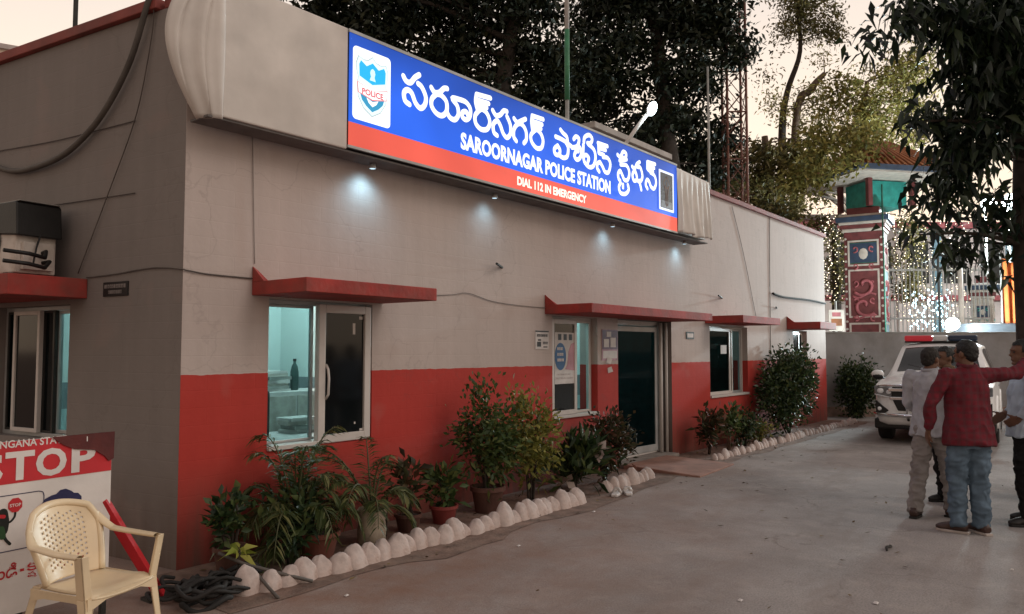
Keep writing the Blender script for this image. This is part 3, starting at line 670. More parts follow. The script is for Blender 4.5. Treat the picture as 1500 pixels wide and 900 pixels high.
# small spotlights under the sign
for i, x in enumerate((1.72, 3.48, 5.98, 8.15)):
    lab = ['small cold spotlight under the left end of the blue sign', 'small cold spotlight under the sign near the first big letters', 'small cold spotlight under the word station on the sign', 'small cold spotlight under the crumpled white sheet'][i]
    t_ = thing('spotlight', lab, 'spotlight', (x, -0.15, 3.312), 0, 'spotlights under the sign')
    a = MB(); a.lathe([(0.03, -0.05), (0.034, -0.045), (0.026, 0.0)], 12); a.build('housing', M['alu'], t_, smooth=True)
    a = MB(); a.lathe([(0.001, -0.0505), (0.027, -0.0505)], 12, cap=False); a.build('lens', emit('spot_glow', (0.6, 0.85, 1.0), 1.2), t_)
    l = bpy.data.lights.new('spot_lamp', 'SPOT'); l.energy = (11, 4.5, 5.5, 7)[i]; l.color = (0.42, 0.78, 1.0); l.spot_size = R(140); l.spot_blend = 1.0; l.shadow_soft_size = 0.08
    lo = bpy.data.objects.new('spot_lamp', l); col.objects.link(lo); lo.parent = t_; lo.location = (0, 0, -0.06); lo.rotation_euler = (R(12), 0, 0)

# floodlight on a leaning arm
fl = thing('flood_lamp', 'bright white lamp head on a leaning pale arm above the sign', 'lamp', (6.2, -0.2, 4.385))
a = MB(); a.tube([(0, 0, 0), (0.35, -0.03, 0.36), (0.56, -0.05, 0.56)], 0.028, 10); a.build('arm', M['white'], fl, smooth=True)
ux = Vector((.66, -.06, .66)).normalized(); uz = Vector((.40, .78, .30)); uz = (uz - ux * uz.dot(ux)).normalized(); uy = uz.cross(ux)
Mx = Matrix.Translation((0.68, -0.07, 0.68)) @ Matrix(((ux.x, uy.x, uz.x), (ux.y, uy.y, uz.y), (ux.z, uy.z, uz.z))).to_4x4()
a = MB(); a.ball((0, 0, 0), (0.16, 0.085, 0.035), 14, 0, Mx); a.build('lamp_head', M['alu'], fl, smooth=True)
a = MB(); a.ball((0, 0, -0.014), (0.15, 0.080, 0.036), 14, 0, Mx); a.build('lens', emit('flood_glow', (0.80, 1.0, 1.0), 16), fl, smooth=True)
l = bpy.data.lights.new('flood', 'POINT'); l.energy = 14; l.color = (0.8, 0.98, 1.0); l.shadow_soft_size = 0.1
lo = bpy.data.objects.new('flood', l); col.objects.link(lo); lo.parent = fl; lo.location = (0.66, -0.22, 0.62)

# poles on the roof
M['steel'] = mat('pale_steel', (0.34, 0.33, 0.31), 0.5, 0.3, 5, metal=0.2)
t_ = thing('flag_pole', 'tall white and green striped flag pole on the roof behind the sign', 'pole', (8.1, 2.0, 3.96))
for z0, z1, m, r_ in ((0, 2.0, M['steel'], 0.035), (2.0, 3.25, mat('green_paint', (0.05, 0.20, 0.10), 0.5), 0.045), (3.25, 7.2, M['white'], 0.040)):
    a = MB(); a.tube([(0, 0, z0), (0, 0, z1)], r_, 10); a.build('pole_section', m, t_, smooth=True)
t_ = thing('mast', 'thin gray mast at the far right end of the roof', 'pole', (14.0, 2.0, 3.96))
a = MB(); a.tube([(0, 0, 0), (0, 0, 4.3)], [0.035, 0.025], 8); a.build('pole_section', M['steel'], t_, smooth=True)
a = MB(); a.box(-0.02, 0.05, -0.02, 0.02, 2.6, 2.9); a.build('clamp', M['dark'], t_)
t_ = thing('roof_pipe', 'short gray pipe stub on the parapet beyond the sign', 'pipe', (10.3, 0.5, 3.96)); a = MB(); a.tube([(0, 0, 0), (0, 0, 0.62)], 0.05, 10); a.build('pipe', M['steel'], t_, smooth=True)
EXTRA = True

# ------------------------------------------------------------------ things on and along the walls
def lwp(t, out, z): p_ = LM @ Vector((t, -out, z)); return p_
def cable(name, label, pts, r, m=None, group=None, n=6):
    q = cat_rom([tuple(p_) for p_ in pts], 6)
    if name == 'thin_wire': r *= .75; m = M['wire'] if m is None else M['palewire']
    a = MB(); a.tube([Vector(x) for x in q], r, n)
    return tag(a.build(name, m or M['rubber'], smooth=True), label, 'cable', group)
M['graycable'] = mat('gray_cable', (0.10, 0.085, 0.075), 0.7); M['wire'] = mat('faded_wire', (0.11, 0.09, 0.08), 0.8); M['palewire'] = mat('painted_wire', (0.27, 0.23, 0.21), 0.8)
cable('power_cable', 'thick dark cable hanging in a loop from the roof across the gray end wall', [lwp(*q) for q in ((3.6, .03, 3.75), (3.0, .03, 3.42), (2.63, .03, 3.29), (2.22, .04, 3.20), (1.64, .05, 3.23), (1.25, .05, 3.36), (0.93, .05, 3.57), (0.63, .05, 3.91), (0.39, .06, 4.36), (.33, 0.02, 4.40), (.3, -.3, 4.38))], 0.026, M['graycable'])
cable('thin_wire', 'thin wire slanting down the gray end wall from roof to air conditioner', [lwp(*q) for q in ((.38, .05, 4.36), (.4, .02, 4.19), (.48, .02, 3.8), (.61, .02, 3.41), (.9, .02, 2.91), (1.31, .02, 2.24))], 0.006)
cable('thin_wire', 'upper of two thin level wires strung along the gray end wall', [lwp(*q) for q in ((3.6, .012, 3.46), (2.64, .012, 3.44), (1.7, .012, 3.41), (.61, .012, 3.42))], 0.006)
cable('thin_wire', 'lower of two thin level wires, behind the air conditioner on the gray end wall', [lwp(*q) for q in ((3.6, .012, 2.88), (1.7, .012, 2.85), (.59, .012, 2.84))], 0.006)
cable('thin_wire', 'dark wire running from the end wall canopy round the building corner', [lwp(*q) for q in ((1.2, .012, 2.2), (.82, .012, 2.21), (.35, .012, 2.235), (.02, .014, 2.21))] + [Vector((.03, -.014, 2.20)), Vector((.2, -.012, 2.185)), Vector((.58, -.012, 2.18))], 0.008)
cable('thin_wire', 'slack wire on the pale wall between first and second front canopies', [Vector(q) for q in ((2.0, -.012, 2.2), (2.6, -.012, 2.165), (2.95, -.012, 2.185), (3.21, -.014, 2.215), (3.6, -.012, 2.15), (4.1, -.012, 2.125), (4.62, -.012, 2.12))], 0.006, M['graycable'])
cable('thin_wire', 'thin wire dropping from the blank sign box to the first front canopy', [Vector(q) for q in ((.56, -.012, 3.33), (.575, -.012, 2.9), (.60, -.012, 2.3))], 0.005, M['graycable'])
cable('thin_wire', 'slanting thin wire on the pale wall right of the sign', [Vector(q) for q in ((10.4, -.012, 4.2), (10.9, -.012, 3.4), (11.5, -.012, 2.2))], 0.007, M['graycable'])
cable('thin_wire', 'upright gray wire on the far pale wall between the last canopies', [Vector(q) for q in ((12.3, -.012, 4.25), (12.25, -.012, 3.3), (12.22, -.012, 1.4))], 0.010, M['graycable'])
cable('conduit', 'long dark iron rod on the far end of the pale wall', [Vector(q) for q in ((12.35, -.03, 2.74), (13, -.03, 2.70), (14.6, -.03, 2.72), (15.8, -.03, 2.70))], 0.022)
for lab, a_, b_ in (('short iron rod stub on the pale wall between the first two canopies', (3.53, -.14, 2.55), (3.80, 0, 2.54)), ('short iron rod stub above the third front canopy', (9.45, -.14, 2.53), (9.93, 0, 2.52)), ('short iron rod stub below the long rod on the far wall', (12.26, -.12, 2.46), (12.65, 0, 2.46))):
    a = MB(); a.tube([a_, b_], 0.014, 8); tag(a.build('rod_stub', M['dark']), lab, 'rod', 'iron rod stubs on the front wall')

# air conditioner on the end wall canopy
ac = thing('air_conditioner', 'weathered white outdoor air conditioner under black sheet on end wall canopy', 'air conditioner', lwp(1.86, .27, 2.192), math.atan2(LD.y, LD.x))
M['acwhite'] = mat('ac_white', (0.60, 0.54, 0.49), 0.55, 0.2, 6, 0.05, dirt=(0.25, 0.17, 0.12), dscale=4, damt=0.6)
a = MB(); a.box(-.38, .40, -.16, .16, .03, .56); a.build('casing', M['acwhite'], ac, bevel=0.012)
a = MB()
for k in range(9): a.tube([(0.02 + (.045 + .018 * k) * math.cos(q), .166, .295 + (.045 + .018 * k) * math.sin(q)) for q in np.linspace(0, 2 * math.pi, 22)], 0.003, 4, False)
for k in range(6): a.box(0.02 - .19, 0.02 + .19, .164, .168, .292, .298, 0, Matrix.Translation((.02, 0, .295)) @ Matrix.Rotation(k * math.pi / 6, 4, 'Y') @ Matrix.Translation((-.02, 0, -.295)))
a.build('fan_grille', M['dark'], ac)
a = MB(); a.box(-.42, -.383, -.12, .12, .06, .28); a.box(-.384, -.381, -.14, -.02, .33, .54); a.build('valve_cover', M['acwhite'], ac, bevel=0.005)
a = MB()
for z, d in ((.20, .0), (.12, .03)): a.tube([(-.42, -.03, z), (-.47, -.03 - d, z + .01), (-.55, .02, z - .05), (-.56, .15, z - .03), (-.54, .33, z - .02)], 0.016, 8)
a.tube([(-.385, -.06, .50), (-.42, -.02, .38), (-.46, .04, .24), (-.53, .1, .1)], 0.008, 6)
a.build('pipe', M['black'], ac, smooth=True)
a = MB(); a.prism([(-.44, .325), (-.42, .585), (-.40, .60), (.46, .60), (.47, .40)], -.175, .185, 'xz'); a.build('black_sheet', M['black'], ac, bevel=0.01)
for x_ in (-.34, .28): a = MB(); a.box(x_, x_ + .06, -.18, .2, 0, .03); a.build('mounting_rail', M['dark'], ac)
a = MB(); a.box(-.44, .3, -.17, .17, .602, .606); a.build('sheet_edge', M['steel'], ac)

def dashes(b, x0, x1, z, h_, y, seed, M_=None, mi=0):
    r_ = random.Random(seed); x = x0
    while x < x1 - h_ * .3:
        w_ = min(h_ * r_.uniform(.35, .8), x1 - x); 
        b.box(x, x + w_, y - .001, y, z, z + h_, mi, M_)
        if r_.random() < .6: b.box(x + w_ * .35, x + w_ * .65, y - .0016, y - .0004, z + h_ * .2, z + h_ * .6, mi + 1, M_)
        x += w_ + h_ * r_.uniform(.12, .3)
pq = thing('wall_plaque', 'small dark plaque with two worn pale lines on the gray end wall', 'plaque', lwp(.81, .0, 2.035), math.atan2(-LD.y, -LD.x))
a = MB(); a.box(-.16, .16, -.013, -.001, 0, .115); a.build('plate', M['black'], pq, bevel=.003)
a = MB(); Mr = None
dashes(a, -.14, .14, .065, .03, -.0135, 2, Mr); dashes(a, -.085, .085, .02, .028, -.0135, 3, Mr)
a.build('lettering', [mat('faded_letter', (.22, .19, .18)), M['black']], pq)

# notices on the front wall
M['paper'] = mat('white_paper', (0.62, 0.57, 0.55), 0.7, 0.15, 8, 0.05)
M['ink'] = mat('black_ink', (0.03, 0.028, 0.03), 0.6)
nb = thing('notice_plate', 'small white notice plate with black print left of the poster window', 'notice', (4.42, -.002, 1.62))
a = MB(); a.box(0, .27, -.008, 0, 0, .225); a.build('plate', M['paper'], nb)
a = MB(); a.box(.0, .27, -.0095, -.0082, .205, .222); a.box(.03, .11, -.0095, -.0082, .03, .09); a.box(.05, .11, -.0095, -.0082, .1, .12); a.box(.16, .24, -.0095, -.0082, .02, .035)
dashes(a, .03, .25, .15, .03, -.0095, 8); dashes(a, .15, .25, .06, .03, -.0095, 9); a.build('print', [M['ink'], M['paper']], nb)
nb = thing('notice_plate', 'tiny framed dark notice on the pale wall right of the entrance', 'notice', (8.47, -.002, 1.79))
a = MB(); a.box(0, .28, -.012, 0, 0, .115); a.build('plate', M['dark'], nb, bevel=.003)
a = MB(); a.box(.03, .25, -.0135, -.012, .025, .09); a.build('print', M['paper'], nb)
po = thing('wall_poster', 'purple and white paper poster on the narrow wall between poster window and entrance', 'poster', (5.92, -.002, 1.42))
M['purple'] = mat('purple_print', (.13, .075, .12), .6, .4, 12); M['pinkp'] = mat('pink_print', (.42, .22, .27), .6, .3, 10)
a = MB(); a.box(0, .42, -.003, 0, .05, .47); a.build('sheet', M['pinkp'], po)
a = MB(); a.box(.01, .41, -.005, -.0032, .20, .46); a.build('print', M['purple'], po)
a = MB(); a.box(.05, .18, -.007, -.0052, .23, .34); a.box(.22, .36, -.007, -.0052, .23, .36); a.box(.12, .24, -.007, -.0052, .37, .44); a.box(.03, .39, -.0045, -.0032, .08, .18); a.build('print', M['paper'], po)
a = MB(); a.add([(.1, -.009, .02), (.2, -.02, .0), (.25, -.018, .07), (.14, -.005, .10)], [(0, 1, 2, 3)]); a.add([(.15, -.009, -.12), (.26, -.02, -.1), (.22, -.018, -.03), (.14, -.006, -.05)], [(0, 1, 2, 3)]); a.build('torn_corner', M['paper'], po)
po = thing('window_poster', 'white poster with blue oval and pink panel taped inside the dark window pane', 'poster', (4.87, .008, 1.19))
a = MB(); a.box(0, .44, .018, .022, 0, .64); a.build('sheet', M['paper'], po)
a = MB()
a.prism([(.12 + .125 * math.cos(q), .34 + .17 * math.sin(q)) for q in np.linspace(0, 2 * math.pi, 24, endpoint=False)], .017, .0155, 'xz'); a.build('print', mat('blue_print', (.03, .11, .26), .6), po)
a = MB(); a.prism([(.44, .16), (.44, .52), (.36, .50), (.30, .40), (.27, .24), (.22, .18)], .017, .0158, 'xz'); a.build('print', mat('salmon_print', (.50, .23, .27), .6), po)
a = MB()
for k in range(3): a.box(.07 + .12 * k, .14 + .12 * k, .0155, .017, .545, .62)
a.build('print', M['ink'], po)
a = MB()
for k, z in enumerate((.42, .35, .28)): dashes(a, .05, .19, z, .035, .0150, 20 + k)
dashes(a, .03, .4, .06, .03, .0160, 30); dashes(a, .06, .35, .11, .02, .0160, 31)
a.build('print', [M['paper'], M['pinkp']], po)
tag(MB().box(9.9, 10.15, .028, .0335, 1.55, 1.70).build('paper_note', M['paper']), 'small paper note stuck on the dark pane of the third front window', 'note')

# inside the lit room
dk = thing('desk', 'pale office desk just inside the lit front window', 'desk', (0.75, 0.65, 0))
a = MB(); a.box(-.3, 1.9, 0, .7, .74, .78); a.build('desk_top', M['paper'], dk, bevel=.005)
a = MB(); a.box(-.28, -.24, .03, .67, 0, .739); a.box(1.84, 1.88, .03, .67, 0, .739); a.box(-.23, 1.83, .6, .63, .2, .739); a.build('desk_side', M['alu'], dk)
def paper_stack(loc, n, seed, lab):
    t_ = thing('paper_stack', lab, 'papers', loc); r_ = random.Random(seed); z = 0
    for k in range(n):
        h_ = r_.uniform(.02, .045); a = MB(); a.box(-.17, .17, -.12, .12, 0, h_, 0, Matrix.Translation((r_.uniform(-.03, .03), r_.uniform(-.02, .02), z)) @ Matrix.Rotation(r_.uniform(-.25, .25), 4, 'Z'))
        a.build('folder', (M['paper'], M['steel'], M['acwhite'])[k % 3], t_); z += h_ + .001
shelf = thing('low_cabinet', 'pale low cabinet at the back of the lit room', 'cabinet', (2.25, 2.15, 0))
a = MB(); a.box(-.25, 1.0, 0, .6, 0, 1.13); a.build('body', M['paper'], shelf, bevel=.006)
for k in range(2): a = MB(); a.box(-.22 + .62 * k, .37 + .62 * k, -.012, -.001, .06, 1.08); a.build('door', M['acwhite'], shelf)
paper_stack((2.46, 2.38, 1.131), 7, 3, 'stack of pale folders on the cabinet in the lit room')
paper_stack((1.9, 1.12, .781), 4, 5, 'low heap of papers on the desk in the lit window')
bt = thing('bottle', 'dark plastic bottle on the cabinet seen through the lit window', 'bottle', (2.76, 2.36, 1.131))
a = MB(); a.lathe([(.045, 0), (.05, .01), (.05, .22), (.035, .29), (.017, .32), (.017, .35)], 14); a.build('body', mat('green_plastic', (.05, .09, .085), .3), bt, smooth=True)
a = MB(); a.lathe([(.02, .345), (.02, .375)], 12); a.build('cap', M['dark'], bt)
oc = thing('office_chair', 'dark high-backed office chair at the left of the lit window', 'chair', (1.28, .95, 0), R(200))
a = MB(); a.box(-.2, .2, -.03, .03, .55, 1.22); a.build('backrest', M['dark'], oc, bevel=.03)
a = MB(); a.box(-.23, .23, -.45, 0, .44, .52); a.build('seat', M['dark'], oc, bevel=.03)
a = MB(); a.tube([(0, -.22, .1), (0, -.22, .44)], .03, 8)
for k in range(5): a.tube([(0, -.22, .1), (.25 * math.cos(k * 1.257), -.22 + .25 * math.sin(k * 1.257), .04)], .02, 6)
a.build('base', M['dark'], oc)
bt = thing('bottle', 'bright blue water bottle standing inside the poster window', 'bottle', (5.64, .36, .81))
a = MB(); a.lathe([(.06, 0), (.065, .02), (.065, .24), (.04, .30), (.022, .32), (.022, .36)], 14); a.build('body', mat('blue_plastic', (.02, .22, .42), .3), bt, smooth=True)
tag(MB().box(5.0, 6.1, .29, .62, .77, .809).build('window_shelf', M['dark']), 'dark shelf board inside the poster window', 'shelf')
mn = thing('steel_cupboard', 'dark steel cupboard standing inside the entrance hall', 'cupboard', (7.3, 1.4, .02))
a = MB(); a.box(-.1, .7, 0, .4, 0, 1.1); a.build('body', mat('teal_steel', (.05, .12, .12), .4), mn, bevel=.01)
a = MB(); a.box(-.05, .28, -.012, -.001, .05, 1.05); a.box(.31, .65, -.012, -.001, .05, 1.05); a.build('door', mat('teal_steel_light', (.09, .17, .17), .4), mn)

# ------------------------------------------------------------------ whitewashed edging bricks
M['stone'] = mat('whitewashed_brick', (0.60, 0.49, 0.45), 0.9, 0.35, 9, 0.5, 30, dirt=(0.25, 0.16, 0.125), dscale=9, damt=0.85)
def stone_mesh(seed):
    """a half-buried brick smothered in old whitewash: rounded, tapering upwards, lumpy and chipped"""
    r_ = random.Random(seed); b_ = MB(); b_.ball((0, 0, 0), (1, 1, 1), 26)
    tx, k1, k2 = r_.uniform(-.18, .18), r_.uniform(.9, 1.1), r_.uniform(.9, 1.1); out = []
    for x, y, z in b_.v:
        f = lambda c, e_: math.copysign(abs(c) ** e_, c)
        x, y, z = f(x, .72), f(y, .66), f(z, .80)
        t = max(0, z); x *= 1 - .42 * t ** 1.3; y *= 1 - .30 * t
        q = Vector((x, y, z)) * 1.9 + Vector((seed * 5.3, 0, 0))
        d = .075 * mnoise.noise(q) + .035 * mnoise.noise(q * 3.1) - .12 * max(0, mnoise.noise(q * .9 + Vector((3, 1, 4))) - .3)
        out.append(((x * (1 + d) + tx * t) * .098 * k1, y * (1 + d) * .075, (z * (1 + d)) * .165 * k2 + .02))
    b_.v = out
    return b_.mesh('edging_stone', M['stone'], True)
SM = [stone_mesh(k) for k in range(9)]
rs = random.Random(11)
def stones(x0, x1, step, yf, group, label, sc=1.0, fallen=0.0):
    x = x0
    while x < x1:
        o = link('edging_stone', SM[rs.randrange(9)])
        o.location = (x, yf(x) + rs.uniform(-.02, .02), rs.uniform(-.03, .01)); s_ = sc * rs.uniform(.86, 1.1); o.scale = (s_ * 1.08, s_ * 1.05, s_ * rs.uniform(.82, 1.0))
        o.rotation_euler = (rs.uniform(-.20, .05), rs.uniform(-.20, .12), rs.uniform(-.15, .35))
        tag(o, label, 'edging stone', group); x += step * rs.uniform(.92, 1.08)
stones(0.02, 3.95, .138, lambda x: -.93 if x > .3 else -.93 - .05 * (x - .3) / .3, 'whitewashed edging stones before the left flower bed', 'whitewashed rounded edging stone in the long row before the left flower bed')
stones(4.75, 5.95, .15, lambda x: -.80 + (x - 4.75) * .06, 'edging stones left of the ramp', 'whitewashed edging stone in the short row just left of the entrance ramp', .9)
stones(7.9, 10.5, .14, lambda x: -.72, 'edging stones right of the ramp', 'small pinkish edging stone in the row right of the entrance ramp', .72)
stones(10.65, 15.4, .17, lambda x: -.70 - .03 * math.sin(x * 3), 'edging stones under the far bush', 'rough white edging stone in the far row under the big bush', .75)
for k, (x, y, s_) in enumerate(((-.08, -.63, .8), (.08, -.66, .55))):
    o = link('loose_stone', SM[k]); o.location = (x, y, -.02); o.scale = (s_, s_, s_ * .8); o.rotation_euler = (.2, .3, .5 + k)
    tag(o, ['larger loose white stone at the foot of the building corner', 'smaller loose white stone at the building corner beside a flowerpot'][k], 'stone')

# entrance ramp
rp_ = MB(); Rq = [(6.30, -.10, .065), (7.55, -.10, .065), (7.62, -1.12, .02), (6.28, -1.22, .02)]
rp_.add(Rq + [(x, y, -.03) for x, y, z in Rq], [(3, 2, 1, 0), (0, 1, 5, 4), (1, 2, 6, 5), (2, 3, 7, 6), (3, 0, 4, 7)])
tag(rp_.build('entrance_ramp', mat('pinkish_cement', (0.31, 0.165, 0.125), 0.9, 0.25, 5, 0.3, 40, dirt=(.16, .11, .09)), bevel=.012), 'low brown cement ramp leading up to the entrance door', 'ramp')
for k, (x, y, rz) in enumerate(((4.55, -1.02, .3), (4.70, -1.08, .6))):
    t_ = thing('sandal', ['pale sandal lying left of its pair by the edging stones', 'pale sandal lying right of its pair by the edging stones'][k], 'sandal', (x, y, .006), rz, 'pair of pale sandals')
    a = MB(); a.prism([(-.12, -.035), (-.06, -.045), (.05, -.045), (.12, -.04), (.145, 0), (.12, .04), (.05, .045), (-.06, .04), (-.12, .03)], 0, .03, 'xy'); a.build('sole', M['paper'], t_, bevel=.008)
    a = MB(); a.tube([(.02, -.045, .02), (.05, -.02, .06), (.055, .015, .062), (.02, .045, .02)], .012, 6, squash=2); a.build('strap', M['white'], t_, smooth=True)
r_ = random.Random(77)
for i, (px, py) in enumerate(((605, 797), (508, 873), (532, 912), (1284, 884), (1483, 835), (760, 700 + 100), (1085, 880), (870, 750))):
    d = at(px, py, 1.0); v = np.array(d) - CAM; k = (0.006 - CAM[2]) / v[2]; q = CAM + v * k
    a = MB(); s_ = r_.uniform(.012, .022)
    a.add([(-s_, -s_ * .6, 0), (s_, -s_ * .5, .003), (s_ * .8, s_ * .7, .008), (-s_ * .7, s_, .002), (0, 0, .012)], [(0, 1, 4), (1, 2, 4), (2, 3, 4), (3, 0, 4)])
    o = a.build('paper_scrap', M['paper']); o.location = q; tag(o, 'tiny scrap of white litter lying on the asphalt yard', 'litter', 'scraps of litter on the asphalt')
d = at(1303, 803, 1.0); v = np.array(d) - CAM; q = CAM + v * ((.012 - CAM[2]) / v[2])
a = MB(); a.tube([(-.09, 0, 0), (-.03, .015, .01), (.05, .0, .004), (.1, .02, 0)], [.008, .012, .011, .006], 6); o = a.build('twig', M['dark'], smooth=True); o.location = q; tag(o, 'short dark twig lying on the asphalt in front of the standing men', 'twig')

# ------------------------------------------------------------------ stop board, chair, red post, cables
SBD = Vector((.993, .117, 0))
bd = thing('stop_board', 'white printed traffic board with red STOP band, torn top and red lower writing', 'board', (-.757, -.572, 0), math.atan2(.117, .993))
M['board'] = mat('board_white', (0.72, 0.67, 0.64), 0.5, 0.15, 3, 0.06, dirt=(0.36, .32, .3), damt=.4)
M['bred'] = mat('board_red', (0.52, 0.022, 0.03), 0.5, 0.15, 4, 0.05); M['bmar'] = mat('torn_maroon', (0.10, 0.018, 0.016), 0.75, 0.4, 6, 0.4, 20)
M['bnavy'] = mat('board_navy', (0.018, 0.018, 0.075), 0.5); M['bink'] = mat('board_black', (0.012, 0.014, 0.012), 0.5); M['bgreen'] = mat('board_green', (0.03, 0.085, 0.03), 0.5)
BW = 1.15; B0, B1 = .15, 1.10
a = MB(); a.box(-BW, 0, 0, .012, B0, B1); a.build('panel', M['board'], bd)
a = MB(); a.box(-BW, -BW + .03, .013, .043, .0, B1); a.box(-.03, 0, .013, .043, .0, B1); a.box(-BW + .031, -.031, .013, .043, B1 - .03, B1); a.box(-BW + .031, -.031, .013, .043, B0, B0 + .03); a.build('frame', M['dark'], bd)
a = MB(); a.tube([(-.3, .03, 1.05), (-.3, .42, 0)], .016, 8); a.tube([(-BW + .2, .03, 1.05), (-BW + .2, .42, 0)], .016, 8); a.build('brace', M['dark'], bd)
def bpx(px, py):      # pixel on the board face -> board coordinates
    o_ = Vector((-.757, -.572, 0)); nn = Vector((-.117, .993, 0)); v = at(px, py, 1.0) - Vector(CAM); k = (o_ - Vector(CAM)).dot(nn) / v.dot(nn); q = Vector(CAM) + v * k
    return (q - o_).dot(SBD), q.z
zr = lambda u: bpx(80, 700)[1]
ZB = (bpx(0, 711)[1] + bpx(155, 690)[1]) / 2
ZT = (bpx(100, 665)[1])
a = MB(); a.box(-BW, -.002, -.0025, -.0005, ZB, B1 - .001); a.build('red_band', M['bred'], bd)
u0, _ = bpx(-55, 700); uS = bpx(60, 675)[0]
zt0 = bpx(60, 705)[1]; zt1 = bpx(60, 660)[1]
a = MB()
for ch, p0, p1 in (('S', -38, 4), ('T', 7, 50), ('O', 52, 97), ('P', 104, 139)):
    ua, ub = bpx(p0, 680)[0], bpx(p1, 680)[0]
    put_text(a, ch, ua, ub, bpx(60, 699)[1] + .0, bpx(60, 661)[1] + .012, -.004, .035)
a.build('lettering', M['board'], bd)
a = MB(); put_text(a, 'TELANGANA STATE', bpx(-38, 650)[0], bpx(97, 650)[0], bpx(40, 654)[1], bpx(40, 644)[1] + .004, -.004, .02); a.build('lettering', M['board'], bd)
P2 = lambda *q: [bpx(x, y) for x, y in q]
# torn dark flap over the upper corner
fl_ = [bpx(78, 643), bpx(92, 652), bpx(108, 658), bpx(137, 659), bpx(152, 668), bpx(158, 675)]
poly = [(x, z) for x, z in fl_] + [(0.008, B1 - .16), (0.01, B1 + .004), (fl_[0][0] - .01, B1 + .004)]
a = MB(); a.prism(poly[::-1], -.0055, -.012, 'xz'); a.build('torn_flap', M['bmar'], bd)
a = MB(); ribbon(a, [bpx(126, 640), bpx(126, 646)], .006, -.013, lambda p_, y: (p_[0], y, p_[1])); a.build('pin', M['board'], bd)
# thin-lined picture box with a little stop figure and a navy cap beside it
line = lambda b_, pts, w_, y: ribbon(b_, pts, w_, y, lambda p_, yy: (p_[0], yy, p_[1]))
zb_t, zb_b = bpx(40, 722)[1], bpx(20, 806)[1]; ub_ = bpx(63, 760)[0]
a = MB(); line(a, [(-BW + .1, zb_t), (ub_ - .03, zb_t)], .005, -.002); line(a, [(ub_, zb_t - .03), (ub_, zb_b)], .005, -.0024); line(a, [(ub_, zb_b), (-BW + .1, zb_b)], .005, -.0028); line(a, [(ub_ - .03, zb_t), (ub_ - .008, zb_t - .008), (ub_, zb_t - .03)], .005, -.0032)
a.build('picture_box', M['bnavy'], bd)
cxs, czs = bpx(22, 740); rr = (bpx(33, 740)[0] - bpx(11, 740)[0]) / 2
a = MB(); a.prism([(cxs + rr * math.cos(q), czs + rr * 1.05 * math.sin(q)) for q in np.linspace(0, 2 * math.pi, 8, endpoint=False) + math.pi / 8], -.002, -.0035, 'xz'); a.build('stop_disc', M['bred'], bd)
a = MB(); put_text(a, 'STOP', cxs - rr * .75, cxs + rr * .75, czs - rr * .22, czs + rr * .22, -.0045, .02); a.build('lettering', M['board'], bd)
a = MB(); 
for pts, w_ in (((P2((4, 752), (6, 765), (4, 778))), .05), ((P2((6, 765), (14, 765), (21, 757), (22, 748))), .012), ((P2((4, 782), (8, 791), (14, 797))), .016), ((P2((0, 782), (-5, 795))), .016), ((P2((-3, 764), (-12, 770))), .012)): line(a, pts, w_, -.002 - .0003 * len(a.v) / 50)
a.build('figure', M['bink'], bd)
a = MB(); line(a, P2((1, 776), (3, 786)), .035, -.0045); a.build('figure', M['bgreen'], bd)
a = MB(); line(a, P2((-1, 757), (5, 757)), .02, -.0046); a.build('figure', M['bred'], bd)
a = MB(); pts = [(58, 742), (66, 731), (75, 726), (82, 724), (88, 718), (96, 716), (104, 719), (108, 722), (114, 722), (119, 727), (119, 733), (125, 737), (126, 745), (110, 744), (90, 740), (72, 742)]
a.prism([bpx(*q) for q in pts][::-1], -.002, -.003, 'xz'); a.build('cap_shape', M['bnavy'], bd)
a = MB(); line(a, P2((60, 745), (72, 741), (90, 739), (110, 742), (118, 743)), .012, -.0035); a.build('cap_band', M['board'], bd)
# lower red writing
a = MB(); put_text(a, 'వండి', bpx(-22, 840)[0], bpx(25, 840)[0], bpx(10, 848)[1], bpx(10, 826)[1], -.002, .012)
put_text(a, '-', bpx(29, 835)[0], bpx(35, 835)[0], bpx(32, 837)[1], bpx(32, 833)[1], -.002, .01)
put_text(a, 'క', bpx(39, 830)[0], bpx(56, 830)[0], bpx(45, 836)[1], bpx(45, 821)[1], -.002, .012); put_text(a, 'ష', bpx(40, 840)[0], bpx(54, 840)[0], bpx(45, 846)[1], bpx(45, 837)[1], -.0024, .012)
put_text(a, 'మంగా', bpx(57, 830)[0], bpx(100, 830)[0], bpx(70, 838)[1], bpx(70, 820)[1], -.002, .012)
put_text(a, 'ఉండి', bpx(108, 820)[0], bpx(153, 820)[0], bpx(140, 820)[1], bpx(140, 797)[1], -.002, .014)
a.build('lettering', M['bred'], bd)

# red post leaning against the end of the board
t_ = thing('red_post', 'red painted post leaning beside the STOP board', 'post', (-.72, -.55, 0))
a = MB(); pA = at(150, 733, 4.86) - Vector((-.72, -.55, 0)); pB = Vector((.32, .02, .02)); dv = (pB - pA)
a.tube([pA, pA + dv * .5, pB], .04, 4); a.build('bar', M['bred'], t_, bevel=.004)
a = MB(); a.box(pB.x - .1, pB.x + .1, pB.y - .06, pB.y + .06, 0, .02); a.build('foot_plate', M['dark'], t_)

